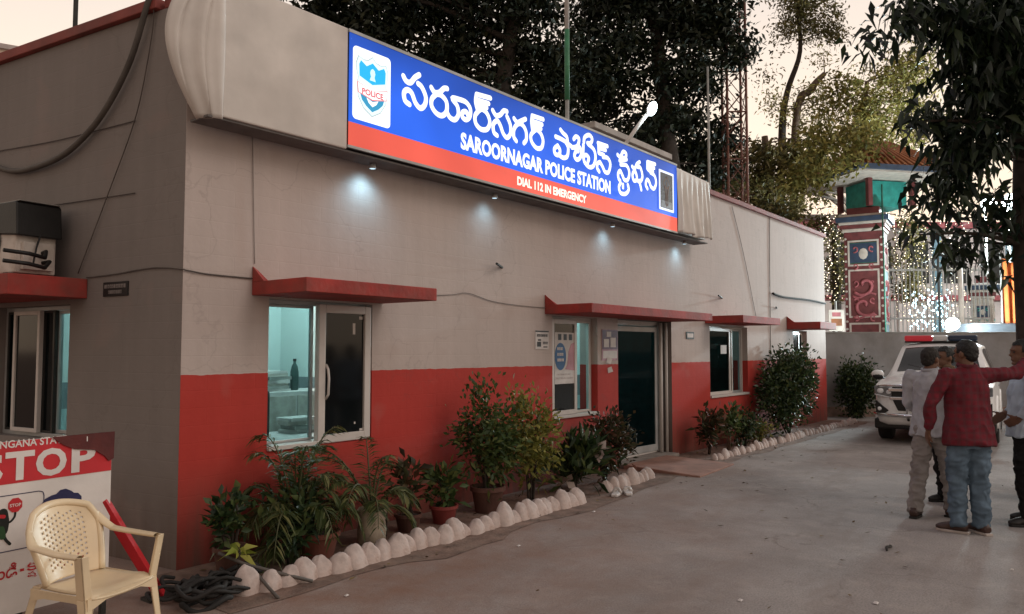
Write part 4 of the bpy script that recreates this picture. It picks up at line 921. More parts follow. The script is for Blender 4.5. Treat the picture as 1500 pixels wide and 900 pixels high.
# heap of black cable near the corner
r_ = random.Random(4)
hp = thing('cable_heap', 'tangled heap of black cable and hose on the ground at the building corner', 'cable heap', (-.22, -.80, 0))
a = MB()
for k in range(16):
    c_ = Vector((r_.uniform(-.15, .22), r_.uniform(-.14, .2), .02 + .007 * k)); rx_, ry_ = r_.uniform(.12, .26), r_.uniform(.08, .18); ph = r_.uniform(0, 6.28)
    pts = [c_ + Vector((rx_ * math.cos(q + ph), ry_ * math.sin(q + ph), .025 * math.sin(3 * q + k))) for q in np.linspace(0, r_.uniform(4.2, 6.2), 22)]
    a.tube(pts, r_.uniform(.010, .018), 6)
a.build('coil', M['rubber'], hp, smooth=True)
a = MB(); a.tube([(.20, .22, .22), (.28, .05, .16), (.42, -.12, .10), (.62, -.26, .02)], .012, 6); a.tube([(.2, .0, .12), (.30, -.1, .1), (.30, -.22, .04), (.27, -.36, .012)], .011, 6); a.build('loose_end', M['graycable'], hp, smooth=True)

# plastic chair
ch = thing('plastic_chair', 'cream moulded plastic armchair standing in front of the STOP board', 'chair', (-1.13, -1.20, 0), 0)
ch.rotation_euler = (0, 0, R(-160)); ch.scale = (.87, .87, .94)
M['cream'] = mat('cream_plastic', (0.74, 0.58, 0.38), 0.35, 0.12, 4, 0.03, spec=.5, dirt=(.34, .25, .17), damt=.35)
# local: chair faces +Y; back at -Y
def back_pt(u, v):     # u -1..1 across, v 0..1 up the back
    w_ = .20 + .055 * math.sin(min(1, v * 1.05) * math.pi * .5) - .10 * max(0, v - .72) ** 1.3 * 3
    y = -.19 - .11 * v - .02 * v * v + .055 * u * u
    return Vector((u * w_, y, .43 + .40 * v - .05 * (u * u) * max(0, v - .3)))
a = MB()
# woven-look back: solid frame with a punched grid of small slots
nu, nv = 34, 40
V_ = [back_pt(-1 + 2 * i / nu, j / nv) for j in range(nv + 1) for i in range(nu + 1)]
F_ = []
for j in range(nv):
    for i in range(nu):
        hole = 6 <= i <= nu - 7 and 5 <= j <= nv - 6 and i % 2 == 0 and (j + i // 2) % 3 == 0
        if not hole: F_.append((j * (nu + 1) + i, j * (nu + 1) + i + 1, (j + 1) * (nu + 1) + i + 1, (j + 1) * (nu + 1) + i))
a.add(V_, F_); o = a.build('backrest', M['cream'], ch, smooth=True); m = o.modifiers.new('t', 'SOLIDIFY'); m.thickness = .010; m.offset = 0
m = o.modifiers.new('b', 'BEVEL'); m.width = .002; m.segments = 1; m.limit_method = 'ANGLE'
a = MB(); rim = [back_pt(-1, v) for v in np.linspace(0, 1, 14)] + [back_pt(u, 1) for u in np.linspace(-.9, .9, 14)] + [back_pt(1, v) for v in np.linspace(1, 0, 14)]
a.tube(rim, .017, 8, squash=1.3); a.build('back_rim', M['cream'], ch, smooth=True)
a = MB(); n = 12
def seat_pt(u, v): w_ = .235 - .03 * (1 - v); return Vector((u * w_, -.20 + .44 * v, .415 + .02 * (u * u) - .012 * math.sin(v * math.pi) + (-.03 * max(0, v - .85) / .15 if v > .85 else 0)))
V_ = [seat_pt(-1 + 2 * i / n, j / n) for j in range(n + 1) for i in range(n + 1)]
a.add(V_, [(j * (n + 1) + i, j * (n + 1) + i + 1, (j + 1) * (n + 1) + i + 1, (j + 1) * (n + 1) + i) for j in range(n) for i in range(n)])
o = a.build('seat', M['cream'], ch, smooth=True); m = o.modifiers.new('t', 'SOLIDIFY'); m.thickness = .014; m.offset = -1
for s_ in (-1, 1):
    # curving armrest: sweeps from the back, runs forward and turns down into the front leg
    path = [back_pt(s_, .80), back_pt(s_, .66) + Vector((s_ * .035, .06, -.02)), Vector((s_ * .285, -.10, .645)), Vector((s_ * .30, .06, .63)), Vector((s_ * .295, .20, .625))]
    q = cat_rom([tuple(x) for x in path], 5); a = MB()
    P_ = [Vector(x) for x in q]
    wv = [.028 + .008 * math.sin(i / (len(P_) - 1) * math.pi) for i in range(len(P_))]
    vs_ = []; 
    for i, p_ in enumerate(P_):
        t_ = (P_[min(i + 1, len(P_) - 1)] - P_[max(0, i - 1)]).normalized(); sd = Vector((0, 0, 1)).cross(t_).normalized()
        if i < 6: sd = sd.lerp(Vector((0, .3, 1)).normalized() * s_ * -1, max(0, (6 - i) / 9)).normalized()
        up_ = t_.cross(sd)
        for k in range(8):
            an = 2 * math.pi * k / 8; vs_.append(p_ + sd * wv[i] * math.cos(an) + up_ * .013 * math.sin(an))
    a.add(vs_, [(i * 8 + k, i * 8 + (k + 1) % 8, (i + 1) * 8 + (k + 1) % 8, (i + 1) * 8 + k) for i in range(len(P_) - 1) for k in range(8)] + [tuple(range(8))])
    a.build('armrest', M['cream'], ch, smooth=True)
    lg = MB()
    def angle_leg(b_, p0, p1, w0, w1, d0, d1):   # L-section moulded leg
        for (p_, w_, d_), in (): pass
        t0 = .009
        for ax in (0, 1):
            A = []
            for p_, w_, d_ in ((p0, w0, d0), (p1, w1, d1)):
                if ax == 0: A += [Vector((p_[0] - s_ * w_, p_[1], p_[2])), Vector((p_[0], p_[1], p_[2])), Vector((p_[0], p_[1] - math.copysign(t0, d_), p_[2])), Vector((p_[0] - s_ * w_, p_[1] - math.copysign(t0, d_), p_[2]))]
                else: A += [Vector((p_[0], p_[1], p_[2])), Vector((p_[0], p_[1] - d_, p_[2])), Vector((p_[0] - s_ * t0, p_[1] - d_, p_[2])), Vector((p_[0] - s_ * t0, p_[1], p_[2]))]
            b_.add(A, [(0, 1, 2, 3), (7, 6, 5, 4)] + [(k, k + 4, (k + 1) % 4 + 4, (k + 1) % 4) for k in range(4)])
    angle_leg(lg, (s_ * .318, .238, .632), (s_ * .275, .225, .40), .05, .055, .055, .06)
    angle_leg(lg, (s_ * .275, .225, .40), (s_ * .29, .285, .0), .055, .035, .06, .035)
    lg.build('leg', M['cream'], ch, bevel=.003)
    lg = MB(); angle_leg(lg, (s_ * .225, -.215, .43), (s_ * .265, -.33, .0), .055, .035, -.06, -.035); lg.build('leg', M['cream'], ch, bevel=.003)
a = MB(); 
for y0, x0, x1 in ((.236, -.262, .262),): a.prism([(x0, .405), (x1, .405), (x1, .345), (x1 - .05, .35), (x1 - .13, .375), (x0 + .13, .375), (x0 + .05, .35), (x0, .345)], y0 - .008, y0, 'xz')
for s_ in (-1, 1): a.prism([(-.2, .425), (.22, .41), (.22, .35), (.13, .375), (-.1, .38), (-.2, .36)], s_ * .245, s_ * .253, 'yz')
a.build('apron', M['cream'], ch)

# ------------------------------------------------------------------ foliage
def leaf_mesh(name, P, D, L, W, m, rng, fold=0.25, droop=0.0, roll=None):
    """many small folded leaves: P base points, D directions, L lengths, W widths"""
    N_ = len(P); D = D / (np.linalg.norm(D, axis=1, keepdims=True) + 1e-9)
    rv = rng.normal(size=(N_, 3)) if roll is None else roll
    S = np.cross(D, rv); S /= (np.linalg.norm(S, axis=1, keepdims=True) + 1e-9)
    U = np.cross(S, D)
    L = np.broadcast_to(L, (N_,))[:, None]; W = np.broadcast_to(W, (N_,))[:, None]
    mid = P + D * L * .45 + U * W * fold * -.3
    tip = P + D * L + np.array([0, 0, -1.0]) * L * droop
    V = np.stack([P, mid + S * W * .5 + U * W * fold * .6, mid, mid - S * W * .5 + U * W * fold * .6, tip], 1).reshape(-1, 3)
    base = (np.arange(N_) * 5)[:, None, None]
    T = np.array([[0, 2, 1], [0, 3, 2], [1, 2, 4], [2, 3, 4]])[None] + base
    T = T.reshape(-1, 3)
    me = bpy.data.meshes.new(name); me.vertices.add(len(V)); me.vertices.foreach_set('co', V.ravel().astype(np.float32))
    me.loops.add(T.size); me.loops.foreach_set('vertex_index', T.ravel().astype(np.int32))
    me.polygons.add(len(T)); me.polygons.foreach_set('loop_start', (np.arange(len(T)) * 3).astype(np.int32)); me.polygons.foreach_set('loop_total', np.full(len(T), 3, np.int32))
    me.materials.append(m); me.update(calc_edges=True); return me
def unit(rng, n):
    v = rng.normal(size=(n, 3)); return v / np.linalg.norm(v, axis=1, keepdims=True)
M['bark'] = mat('bark', (0.045, 0.033, 0.026), 0.95, 0.4, 12, 0.6, 30)
M['barkpale'] = mat('pale_bark', (0.13, 0.085, 0.06), 0.95, 0.4, 12, 0.5, 30)
LM_ = {
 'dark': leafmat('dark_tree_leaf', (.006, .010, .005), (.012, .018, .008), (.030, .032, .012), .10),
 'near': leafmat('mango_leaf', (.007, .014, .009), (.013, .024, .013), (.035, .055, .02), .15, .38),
 'olive': leafmat('olive_leaf', (.09, .09, .024), (.22, .19, .05), (.36, .28, .09), .55),
 'brown': leafmat('brown_green_leaf', (.05, .046, .016), (.12, .10, .032), (.20, .15, .055), .5),
 'bush': leafmat('bush_leaf', (.028, .050, .016), (.060, .095, .028), (.15, .16, .045), .25),
 'yellow': leafmat('yellow_green_leaf', (.08, .085, .018), (.19, .185, .04), (.36, .31, .08), .3),
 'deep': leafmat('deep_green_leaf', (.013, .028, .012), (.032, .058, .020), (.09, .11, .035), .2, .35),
 'red': leafmat('reddish_leaf', (.030, .020, .012), (.045, .050, .018), (.16, .06, .04), .2),
 'palm': leafmat('palm_leaf', (.035, .050, .016), (.075, .095, .032), (.19, .18, .07), .25, .4),
 'lime': leafmat('lime_leaf', (.10, .16, .02), (.24, .28, .04), (.38, .36, .08), .25),
 'flower': leafmat('pale_flower', (.30, .22, .20), (.42, .32, .28), (.55, .45, .40), .3),
}
M['terra'] = mat('terracotta', (0.20, 0.062, 0.042), 0.8, 0.35, 6, 0.3, 30, dirt=(.10, .06, .05), dscale=5)
M['redpot'] = mat('red_pot', (0.26, 0.045, 0.040), 0.6, 0.3, 6, 0.15, dirt=(.12, .06, .05))
M['brownpot'] = mat('dark_brown_pot', (0.11, 0.048, 0.036), 0.75, 0.35, 6, 0.3)
M['bag'] = mat('white_sack', (0.42, 0.34, 0.26), 0.8, 0.3, 7, 0.5, 14, dirt=(.22, .15, .09), dscale=5, damt=.7)
M['soil'] = mat('potting_soil', (0.035, 0.025, 0.02), 1.0, 0.4, 20, 0.8, 40)
def pot(parent, r, h_, m, cx=0, cy=0):
    a = MB(); a.lathe([(r * .68, 0), (r * .72, .005), (r * .93, h_ * .80), (r * .95, h_ * .82), (r * 1.04, h_ * .83), (r * 1.05, h_), (r * .95, h_), (r * .90, h_ * .86)], 24, (cx, cy, 0), cap=True)
    a.f.pop(); a.m.pop()
    o = a.build('pot', m, parent, smooth=True); md = o.modifiers.new('e', 'EDGE_SPLIT'); md.split_angle = R(40)
    s_ = MB(); s_.lathe([(r * .91, h_ * .87), (r * .5, h_ * .90), (.001, h_ * .91)], 16, (cx, cy, 0), cap=False); s_.build('soil', M['soil'], o, smooth=True)
def bush(name, label, cat, loc, rx, ry, z0, z1, n, L, Wr, lm, seed, potspec=None, group=None, clumps=14, cs=.28, up=.5, stems=5, flowers=0, stem_m=None, flower_m='flower', gap=0.0):
    t_ = thing(name, label, cat, loc, 0, group); rng = np.random.default_rng(seed)
    c = np.array([0, 0, (z0 + z1) / 2]); rad = np.array([rx, ry, (z1 - z0) / 2])
    C_ = c + unit(rng, clumps) * (rng.random((clumps, 1)) ** .45) * rad * .85
    wts = rng.uniform(.4, 1.3, clumps); idx = rng.choice(clumps, n, p=wts / wts.sum())
    off = rng.normal(size=(n, 3)) * cs * rad * rng.uniform(.7, 1.2, (n, 1))
    P_ = C_[idx] + off; P_[:, 2] = np.maximum(P_[:, 2], z0 * .5 + .02)
    D_ = (P_ - c) / rad * .6 + unit(rng, n) * .8 + np.array([0, 0, up]); 
    P_[:, 1] = np.minimum(P_[:, 1], -loc[1] - .05) if loc[1] > -1.4 and loc[0] < 15.8 else P_[:, 1]
    me = leaf_mesh('foliage', P_, D_, L * rng.uniform(.6, 1.25, n), L * Wr * rng.uniform(.8, 1.2, n), LM_[lm], rng, droop=.18)
    link('foliage', me, t_)
    a = MB(); zb = (potspec[1] * .85 if potspec else 0)
    for k in range(min(stems, clumps)):
        e_ = C_[k]; b0 = np.array([rng.uniform(-.04, .04), rng.uniform(-.03, .03), zb]); mid = b0 * .5 + e_ * .5 + np.array([rng.uniform(-.05, .05), 0, .04])
        a.tube(cat_rom([b0, mid, e_], 4), [.014 - .009 * q / 8 for q in range(9)], 6)
    a.build('stem', stem_m or M['bark'], t_, smooth=True)
    if flowers:
        i = rng.choice(n, flowers); Pf = P_[i] + unit(rng, flowers) * .03; k = 5
        Pq = np.repeat(Pf, k, 0); Dq = unit(rng, flowers * k) + np.array([-.2, -.4, .4])
        link('blossom', leaf_mesh('blossom', Pq, Dq, L * .7, L * .5, LM_[flower_m], rng), t_)
    if potspec: pot(t_, *potspec)
    return t_
def palm(name, label, loc, n, length, seed, base_z=0.0, spread=1.0, potf=None, lean=(0, 0), lfl=.16):
    t_ = thing(name, label, 'palm plant', loc, 0); rng = np.random.default_rng(seed); P_ = []; D_ = []; L_ = []; Rl = []; a = MB()
    for k in range(n):
        az = 2 * math.pi * (k + rng.uniform(-.3, .3)) / n * 1.0; el = rng.uniform(.75, 1.42) if k % 3 else rng.uniform(.25, .8)
        ln = length * rng.uniform(.7, 1.1); d = np.array([math.cos(az) * spread, math.sin(az) * spread * .75, 0]); p_ = np.array([d[0] * .02, d[1] * .02, base_z]); pts = [p_.copy()]; e_ = el
        S_ = 16
        for i in range(S_):
            v = np.array([d[0] * math.cos(e_) + lean[0], d[1] * math.cos(e_) + lean[1], math.sin(e_)]); p_ = p_ + v * ln / S_; e_ -= (.035 + .0105 * i) * (1.0 if el < 1 else .9)
            if loc[1] + p_[1] > -.05: p_[1] = -.05 - loc[1]
            p_[2] = max(p_[2], .03)
            pts.append(p_.copy())
        a.tube(pts, list(np.linspace(.011, .003, len(pts))), 5)
        for i in range(4, len(pts) - 0):
            ax = pts[i] - pts[i - 1]; ax /= np.linalg.norm(ax) + 1e-9; sd = np.cross(ax, [0, 0, 1.0]); sd /= np.linalg.norm(sd) + 1e-9
            for rep in (0, .5):
                q = pts[i - 1] + (pts[i] - pts[i - 1]) * rep; f = 1 - abs((i / len(pts)) - .5) * 1.1
                for s_ in (-1, 1):
                    P_.append(q); D_.append(ax * .75 + sd * s_ * .9 + np.array([0, 0, rng.uniform(-.45, .05)])); L_.append(lfl * f * rng.uniform(.8, 1.2)); Rl.append(np.array([0, 0, 1.0]) + rng.normal(size=3) * .3)
    Pn = np.array(P_); me = leaf_mesh('foliage', Pn, np.array(D_), np.array(L_), .021, LM_['palm'], rng, droop=.25, roll=np.array(Rl)); link('foliage', me, t_)
    a.build('frond_stalk', mat('palm_stalk', (.07, .075, .03), .6), t_, smooth=True)
    if potf: potf(t_)
    return t_

# flower bed, left to right
bush('potted_plant', 'dark leafy plant in a small brown flowerpot nearest the building corner', 'potted plant', (.12, -.50, 0), .13, .13, .22, .58, 170, .10, .45, 'deep', 1, (.115, .23, M['brownpot']), 'potted plants along the front wall', 10)
t_ = thing('lime_plant', 'small lime green rosette plant before the first dark potted plant', 'plant', (.06, -.70, 0)); rng = np.random.default_rng(3)
n = 11; az = np.linspace(0, 6.28, n, endpoint=False); P_ = np.zeros((n, 3)); P_[:, 2] = .20 + rng.uniform(0, .07, n)
link('foliage', leaf_mesh('foliage', P_, np.stack([np.cos(az), np.sin(az), rng.uniform(-.2, .7, n)], 1), .15, .045, LM_['lime'], rng, droop=.35), t_)
a = MB(); a.tube([(0, 0, 0), (0, 0, .24)], .010, 6); a.build('stem', M['bark'], t_)
palm('palm_plant', 'big dark palm plant with arching fronds under the lit front window', (.72, -.44, 0), 24, 1.50, 5, .08, .44, lfl=.22)
bush('low_plant', 'dense dark green undergrowth at the foot of the big palm', 'plant', (.62, -.52, 0), .24, .20, .03, .56, 340, .13, .30, 'deep', 8, None, None, 12)
bush('potted_plant', 'few small sprigs in a wide terracotta bowl beside the big palm', 'potted plant', (.88, -.50, 0), .16, .12, .17, .36, 60, .08, .4, 'deep', 9, (.17, .20, M['terra']), 'potted plants along the front wall', 5, stems=3)
def sack(t__):
    a = MB(); n_ = 20; prof = [(.10, 0), (.115, .02), (.118, .12), (.108, .20), (.118, .27), (.122, .285)]
    vs_ = []
    for j, (r_, z) in enumerate(prof):
        for k in range(n_):
            an = 2 * math.pi * k / n_; rr_ = r_ * (1 + .05 * math.sin(3 * an + j * 1.3) + .03 * math.sin(7 * an - j)); vs_.append((rr_ * math.cos(an), rr_ * math.sin(an), z + (.012 * math.sin(4 * an + 1) if j == len(prof) - 1 else 0)))
    a.add(vs_, [(j * n_ + k, j * n_ + (k + 1) % n_, (j + 1) * n_ + (k + 1) % n_, (j + 1) * n_ + k) for j in range(len(prof) - 1) for k in range(n_)])
    o = a.build('sack', M['bag'], t__, smooth=True); s_ = MB(); s_.lathe([(.11, .24), (.001, .255)], 14, cap=False); s_.build('soil', M['soil'], o)
palm('palm_plant', 'young palm growing from a dirty white sack right of the lit window', (1.42, -.52, 0), 13, .98, 21, .24, .75, sack, (-.12, 0), .17)
bush('young_plant', 'single thin stalk with few leaves right of the white sack', 'plant', (1.66, -.42, 0), .05, .05, .34, .50, 9, .11, .4, 'bush', 14, None, None, 3, stems=1)
bush('potted_plant', 'tall dark croton in a low pot left of the small red pot', 'potted plant', (1.92, -.44, 0), .13, .12, .20, .62, 90, .15, .36, 'red', 15, (.12, .16, M['brownpot']), 'potted plants along the front wall', 8)
bush('potted_plant', 'round green plant in a small red pot between croton and tall bushes', 'potted plant', (2.36, -.46, 0), .16, .15, .18, .50, 190, .12, .42, 'bush', 16, (.13, .17, M['redpot']), 'potted plants along the front wall', 9)
bush('potted_bush', 'tall dark green bush in a big brown pot left of the yellow-green bush', 'bush', (3.0, -.46, 0), .38, .30, .28, 1.22, 2100, .080, .42, 'bush', 17, (.17, .26, M['brownpot']), None, 26, .22)
bush('yellow_bush', 'tall yellow-green bush below the poster window', 'bush', (3.62, -.52, 0), .36, .30, .12, 1.18, 1500, .090, .40, 'yellow', 18, None, None, 24, .22, flowers=0)
bush('spiky_plant', 'low dark broad-leaved clump between yellow-green bush and entrance', 'bush', (4.48, -.50, 0), .46, .28, .05, .60, 560, .22, .24, 'deep', 19, None, None, 16, .25, up=1.0, flowers=5)
bush('red_tinged_bush', 'dark bush with reddish tips immediately left of the entrance door', 'bush', (5.30, -.42, 0), .42, .28, .10, .88, 1300, .095, .38, 'red', 20, None, None, 20, .22)
bush('croton', 'dark red leaved croton immediately right of the entrance', 'plant', (8.45, -.38, 0), .25, .22, .10, .72, 260, .15, .40, 'red', 24, None, None, 11)
bush('leafy_plant', 'pale-stemmed green plant between the croton and the round shrub', 'plant', (9.15, -.40, 0), .26, .22, .18, .68, 260, .13, .45, 'bush', 25, None, None, 10, stem_m=M['barkpale'], flowers=3)
bush('round_shrub', 'rounded dense green shrub under the third front window', 'shrub', (9.85, -.40, 0), .36, .26, .06, .62, 700, .09, .42, 'deep', 26, None, None, 18)
bush('flowering_plant', 'low plant with pale pinkish flowers just left of the big far bush', 'plant', (10.55, -.42, 0), .28, .2, .04, .42, 260, .10, .35, 'yellow', 27, None, None, 10, flowers=8)
bush('flowering_bush', 'big dark bush with scattered pale flowers before the last front windows', 'bush', (11.9, -.46, 0), 1.0, .38, .08, 1.68, 6800, .10, .42, 'deep', 28, None, None, 44, .20, flowers=26)
bush('corner_bush', 'dark rounded bush beyond the far end of the building by the compound wall', 'bush', (17.0, -.45, 0), .52, .5, .05, 1.42, 3600, .11, .45, 'deep', 29, None, None, 30, .22, flowers=6)

# ------------------------------------------------------------------ trees
def tree(name, label, trunk, lobes, n, L, Wr, lm, seed, clump_r=.5, group=None, nb=26, droop=.2, down=0.0, bark='bark', per=None, kind_up=.2):
    """trunk: list of (point, radius); lobes: (centre, radii, share)"""
    t_ = thing(name, label, 'tree', trunk[0][0], 0, group); o_ = np.array(trunk[0][0]); rng = np.random.default_rng(seed)
    a = MB(); tp_ = [np.array(p_) - o_ for p_, r_ in trunk]; q = cat_rom([np.append(p_, r_[1]) for p_, r_ in zip(tp_, trunk)], 5)
    a.tube([x[:3] for x in q], [max(.01, x[3]) for x in q], 10)
    Cs = []; tot = sum(l[2] for l in lobes)
    per = per or 34
    ncl = max(8, n // per)
    for c, r_, sh in lobes:
        k = max(2, int(ncl * sh / tot)); c = np.array(c) - o_
        Cs.append(c + unit(rng, k) * (rng.random((k, 1)) ** .40) * np.array(r_))
    Cs = np.concatenate(Cs)
    for k in rng.choice(len(Cs), min(nb, len(Cs)), replace=False):
        e_ = Cs[k]; i = int(np.argmin(np.linalg.norm(np.array([x[:3] for x in q]) - e_, axis=1) + 0.6 * np.maximum(0, np.array([x[2] for x in q]) - e_[2]))); b0 = q[i][:3]
        ln = np.linalg.norm(e_ - b0); mid = b0 * .5 + e_ * .5 + rng.normal(size=3) * ln * .07 + np.array([0, 0, .06 * ln]); r0 = min(q[i][3] * .6, .012 + .016 * ln)
        pp = cat_rom([b0, mid, e_], 5); a.tube(pp, list(np.linspace(r0, .008, len(pp))), 6)
    a.build('trunk', M[bark], t_, smooth=True)
    wts = rng.uniform(.25, 1.4, len(Cs)); idx = rng.choice(len(Cs), n, p=wts / wts.sum())
    rc = clump_r * rng.uniform(.6, 1.3, len(Cs))
    P_ = Cs[idx] + rng.normal(size=(n, 3)) * rc[idx][:, None] * np.array([.5, .5, .36])
    D_ = unit(rng, n) + np.array([0, 0, kind_up - down])
    link('crown', leaf_mesh('crown', P_, D_, L * rng.uniform(.6, 1.3, n), L * Wr * rng.uniform(.8, 1.2, n), LM_[lm], rng, droop=droop), t_)
    return t_
def lobe(px, py, rx, ry, dep, thick, sh=None):
    k = dep / 1150; r_ = (rx * k + ry * k) / 2
    # ellipsoid roughly facing the camera: width across the view, thick along it
    c = at(px, py, dep); a_ = rx * k
    return (c, (a_ * .80, a_ * .80, ry * k), sh or rx * ry)
def gnd(px, dep): v = at(px, 514, dep); return Vector((v.x, v.y, 0))
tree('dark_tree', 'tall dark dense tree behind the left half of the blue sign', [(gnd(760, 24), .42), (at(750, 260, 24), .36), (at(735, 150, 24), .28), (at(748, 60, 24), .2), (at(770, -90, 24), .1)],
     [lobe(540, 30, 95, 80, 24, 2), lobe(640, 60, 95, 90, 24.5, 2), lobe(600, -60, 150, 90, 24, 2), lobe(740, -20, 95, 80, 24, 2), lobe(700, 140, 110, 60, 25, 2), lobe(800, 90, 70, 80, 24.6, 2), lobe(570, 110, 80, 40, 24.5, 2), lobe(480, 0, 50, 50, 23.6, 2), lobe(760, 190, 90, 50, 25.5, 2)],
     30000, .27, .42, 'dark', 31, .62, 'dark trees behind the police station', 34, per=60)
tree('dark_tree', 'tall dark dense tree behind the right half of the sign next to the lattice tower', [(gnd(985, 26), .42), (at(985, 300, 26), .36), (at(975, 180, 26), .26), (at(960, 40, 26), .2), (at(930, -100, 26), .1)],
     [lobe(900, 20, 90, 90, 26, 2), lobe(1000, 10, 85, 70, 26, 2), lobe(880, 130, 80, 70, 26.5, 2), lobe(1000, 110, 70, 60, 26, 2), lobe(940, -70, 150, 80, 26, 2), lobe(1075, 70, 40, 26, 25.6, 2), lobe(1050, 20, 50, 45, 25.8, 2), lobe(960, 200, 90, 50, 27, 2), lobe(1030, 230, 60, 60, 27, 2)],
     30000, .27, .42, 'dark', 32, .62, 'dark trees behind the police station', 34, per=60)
tree('brown_tree', 'brownish low leafy tree behind the far end of the roof below the tower', [(gnd(1130, 29), .3), (at(1128, 300, 29), .22), (at(1120, 200, 29), .12)],
     [lobe(1090, 250, 60, 50, 29, 2), lobe(1150, 225, 70, 45, 29, 2), lobe(1120, 300, 90, 50, 29, 2), lobe(1190, 260, 50, 40, 29.5, 2), lobe(1040, 280, 40, 40, 28, 2)], 9000, .24, .4, 'brown', 33, .6, None, 30, bark='barkpale', per=45)
tree('slender_tree', 'slender feathery tree with a bent bare trunk against the bright sky', [(gnd(1140, 31), .2), (at(1145, 220, 31), .16), (at(1152, 140, 31), .12), (at(1172, 75, 31), .09), (at(1168, 0, 31), .07), (at(1180, -60, 31), .04)],
     [lobe(1165, 45, 42, 26, 31, 1), lobe(1190, 10, 50, 40, 31, 1), lobe(1215, 40, 26, 30, 31, 1), lobe(1150, 0, 40, 30, 31, 1), lobe(1125, 105, 20, 12, 31, 1), lobe(1200, -40, 60, 30, 31, 1)], 5200, .19, .35, 'brown', 34, .6, None, 30, per=40)
tree('pruned_tree', 'small tree with a forked cut-off trunk and sparse twigs behind the far roof', [(gnd(1160, 30), .2), (at(1165, 190, 30), .15), (at(1188, 132, 30), .14), (at(1208, 108, 30), .09)],
     [lobe(1190, 160, 40, 40, 30, 1), lobe(1140, 160, 26, 30, 30, 1), lobe(1205, 85, 20, 10, 30, 1)], 1200, .17, .35, 'olive', 35, .5, None, 14, bark='barkpale', per=30)
a_ = tree('olive_tree', 'wide olive leafy tree over the tiled gateway roof', [(gnd(1270, 30), .3), (at(1268, 330, 30), .22), (at(1262, 220, 30), .15), (at(1270, 120, 30), .08)],
     [lobe(1250, 150, 65, 45, 30, 2), lobe(1300, 130, 55, 50, 30, 2), lobe(1215, 225, 60, 42, 22.6, 2), lobe(1175, 265, 40, 30, 23.5, 2), lobe(1262, 205, 40, 26, 22.8, 2), lobe(1280, 195, 60, 40, 29.5, 2), lobe(1340, 110, 50, 50, 30, 2), lobe(1350, 180, 40, 40, 31, 2)], 9000, .21, .40, 'olive', 36, .55, None, 30, bark='barkpale', per=40)
tree('courtyard_tree', 'leafy tree half hidden behind the painted gate pillar', [(gnd(1225, 28), .2), (at(1225, 400, 28), .15), (at(1222, 330, 28), .1)],
     [lobe(1222, 395, 20, 50, 28, 1), lobe(1215, 330, 26, 26, 28, 1), lobe(1330, 400, 26, 50, 28, 1), lobe(1335, 330, 20, 30, 28, 1)], 2600, .18, .4, 'brown', 37, .4, None, 14, per=30)

# the near tree on the right, hanging leaves
near = [(at(1520, 640, 8.6), .20)]
base = at(1522, 514, 8.6); base.z = -.05
tr = [(base, .22), (at(1516, 500, 8.6), .175), (at(1508, 330, 8.6), .165), (at(1506, 180, 8.5), .15), (at(1480, 30, 8.4), .12), (at(1450, -120, 8.2), .07)]
nl = lambda px, py, rx, ry, dep, sh=None: lobe(px, py, rx, ry, dep, 1, sh)
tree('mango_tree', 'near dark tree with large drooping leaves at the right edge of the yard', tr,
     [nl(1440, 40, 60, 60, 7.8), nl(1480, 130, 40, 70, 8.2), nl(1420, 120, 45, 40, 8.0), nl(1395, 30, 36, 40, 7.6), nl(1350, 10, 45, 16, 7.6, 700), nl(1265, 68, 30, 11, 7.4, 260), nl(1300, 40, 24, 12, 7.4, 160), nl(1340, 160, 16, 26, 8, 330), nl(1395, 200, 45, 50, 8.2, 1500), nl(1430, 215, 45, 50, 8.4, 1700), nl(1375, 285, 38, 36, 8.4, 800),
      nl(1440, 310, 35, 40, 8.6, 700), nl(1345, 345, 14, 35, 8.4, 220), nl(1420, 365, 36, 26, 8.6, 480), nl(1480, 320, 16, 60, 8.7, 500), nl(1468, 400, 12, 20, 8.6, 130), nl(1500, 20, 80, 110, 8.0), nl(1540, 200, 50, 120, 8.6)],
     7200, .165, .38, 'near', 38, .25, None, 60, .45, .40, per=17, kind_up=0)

# ------------------------------------------------------------------ beyond: lattice tower, compound wall, temple gateway
M['rust'] = mat('red_oxide_steel', (0.17, 0.068, 0.048), 0.7, 0.3, 4, 0.1)
tw = thing('lattice_tower', 'reddish steel lattice mast rising behind the dark trees', 'tower', gnd(1081, 26.2))
o_ = gnd(1081, 26.2); hw = .32; a = MB(); b = MB()
ax = Vector((.6157, -.788, 0)); ay = Vector((.788, .6157, 0))
cs = [ax * sx * hw + ay * sy * hw for sx, sy in ((-1, -1), (1, -1), (1, 1), (-1, 1))]
for c in cs: a.tube([c + Vector((0, 0, 0)), c + Vector((0, 0, 17))], .045, 6)
z = 0; k = 0
while z < 16.5:
    for i in range(4):
        p0, p1 = cs[i], cs[(i + 1) % 4]
        b.tube([p0 + Vector((0, 0, z)), p1 + Vector((0, 0, z + .8))], .015, 4); b.tube([p1 + Vector((0, 0, z)), p0 + Vector((0, 0, z + .8))], .015, 4)
        if k % 2 == 0: b.tube([p0 + Vector((0, 0, z)), p1 + Vector((0, 0, z))], .028, 4)
    z += .8; k += 1
a.build('mast_leg', M['rust'], tw, smooth=True); b.build('bracing', M['rust'], tw)

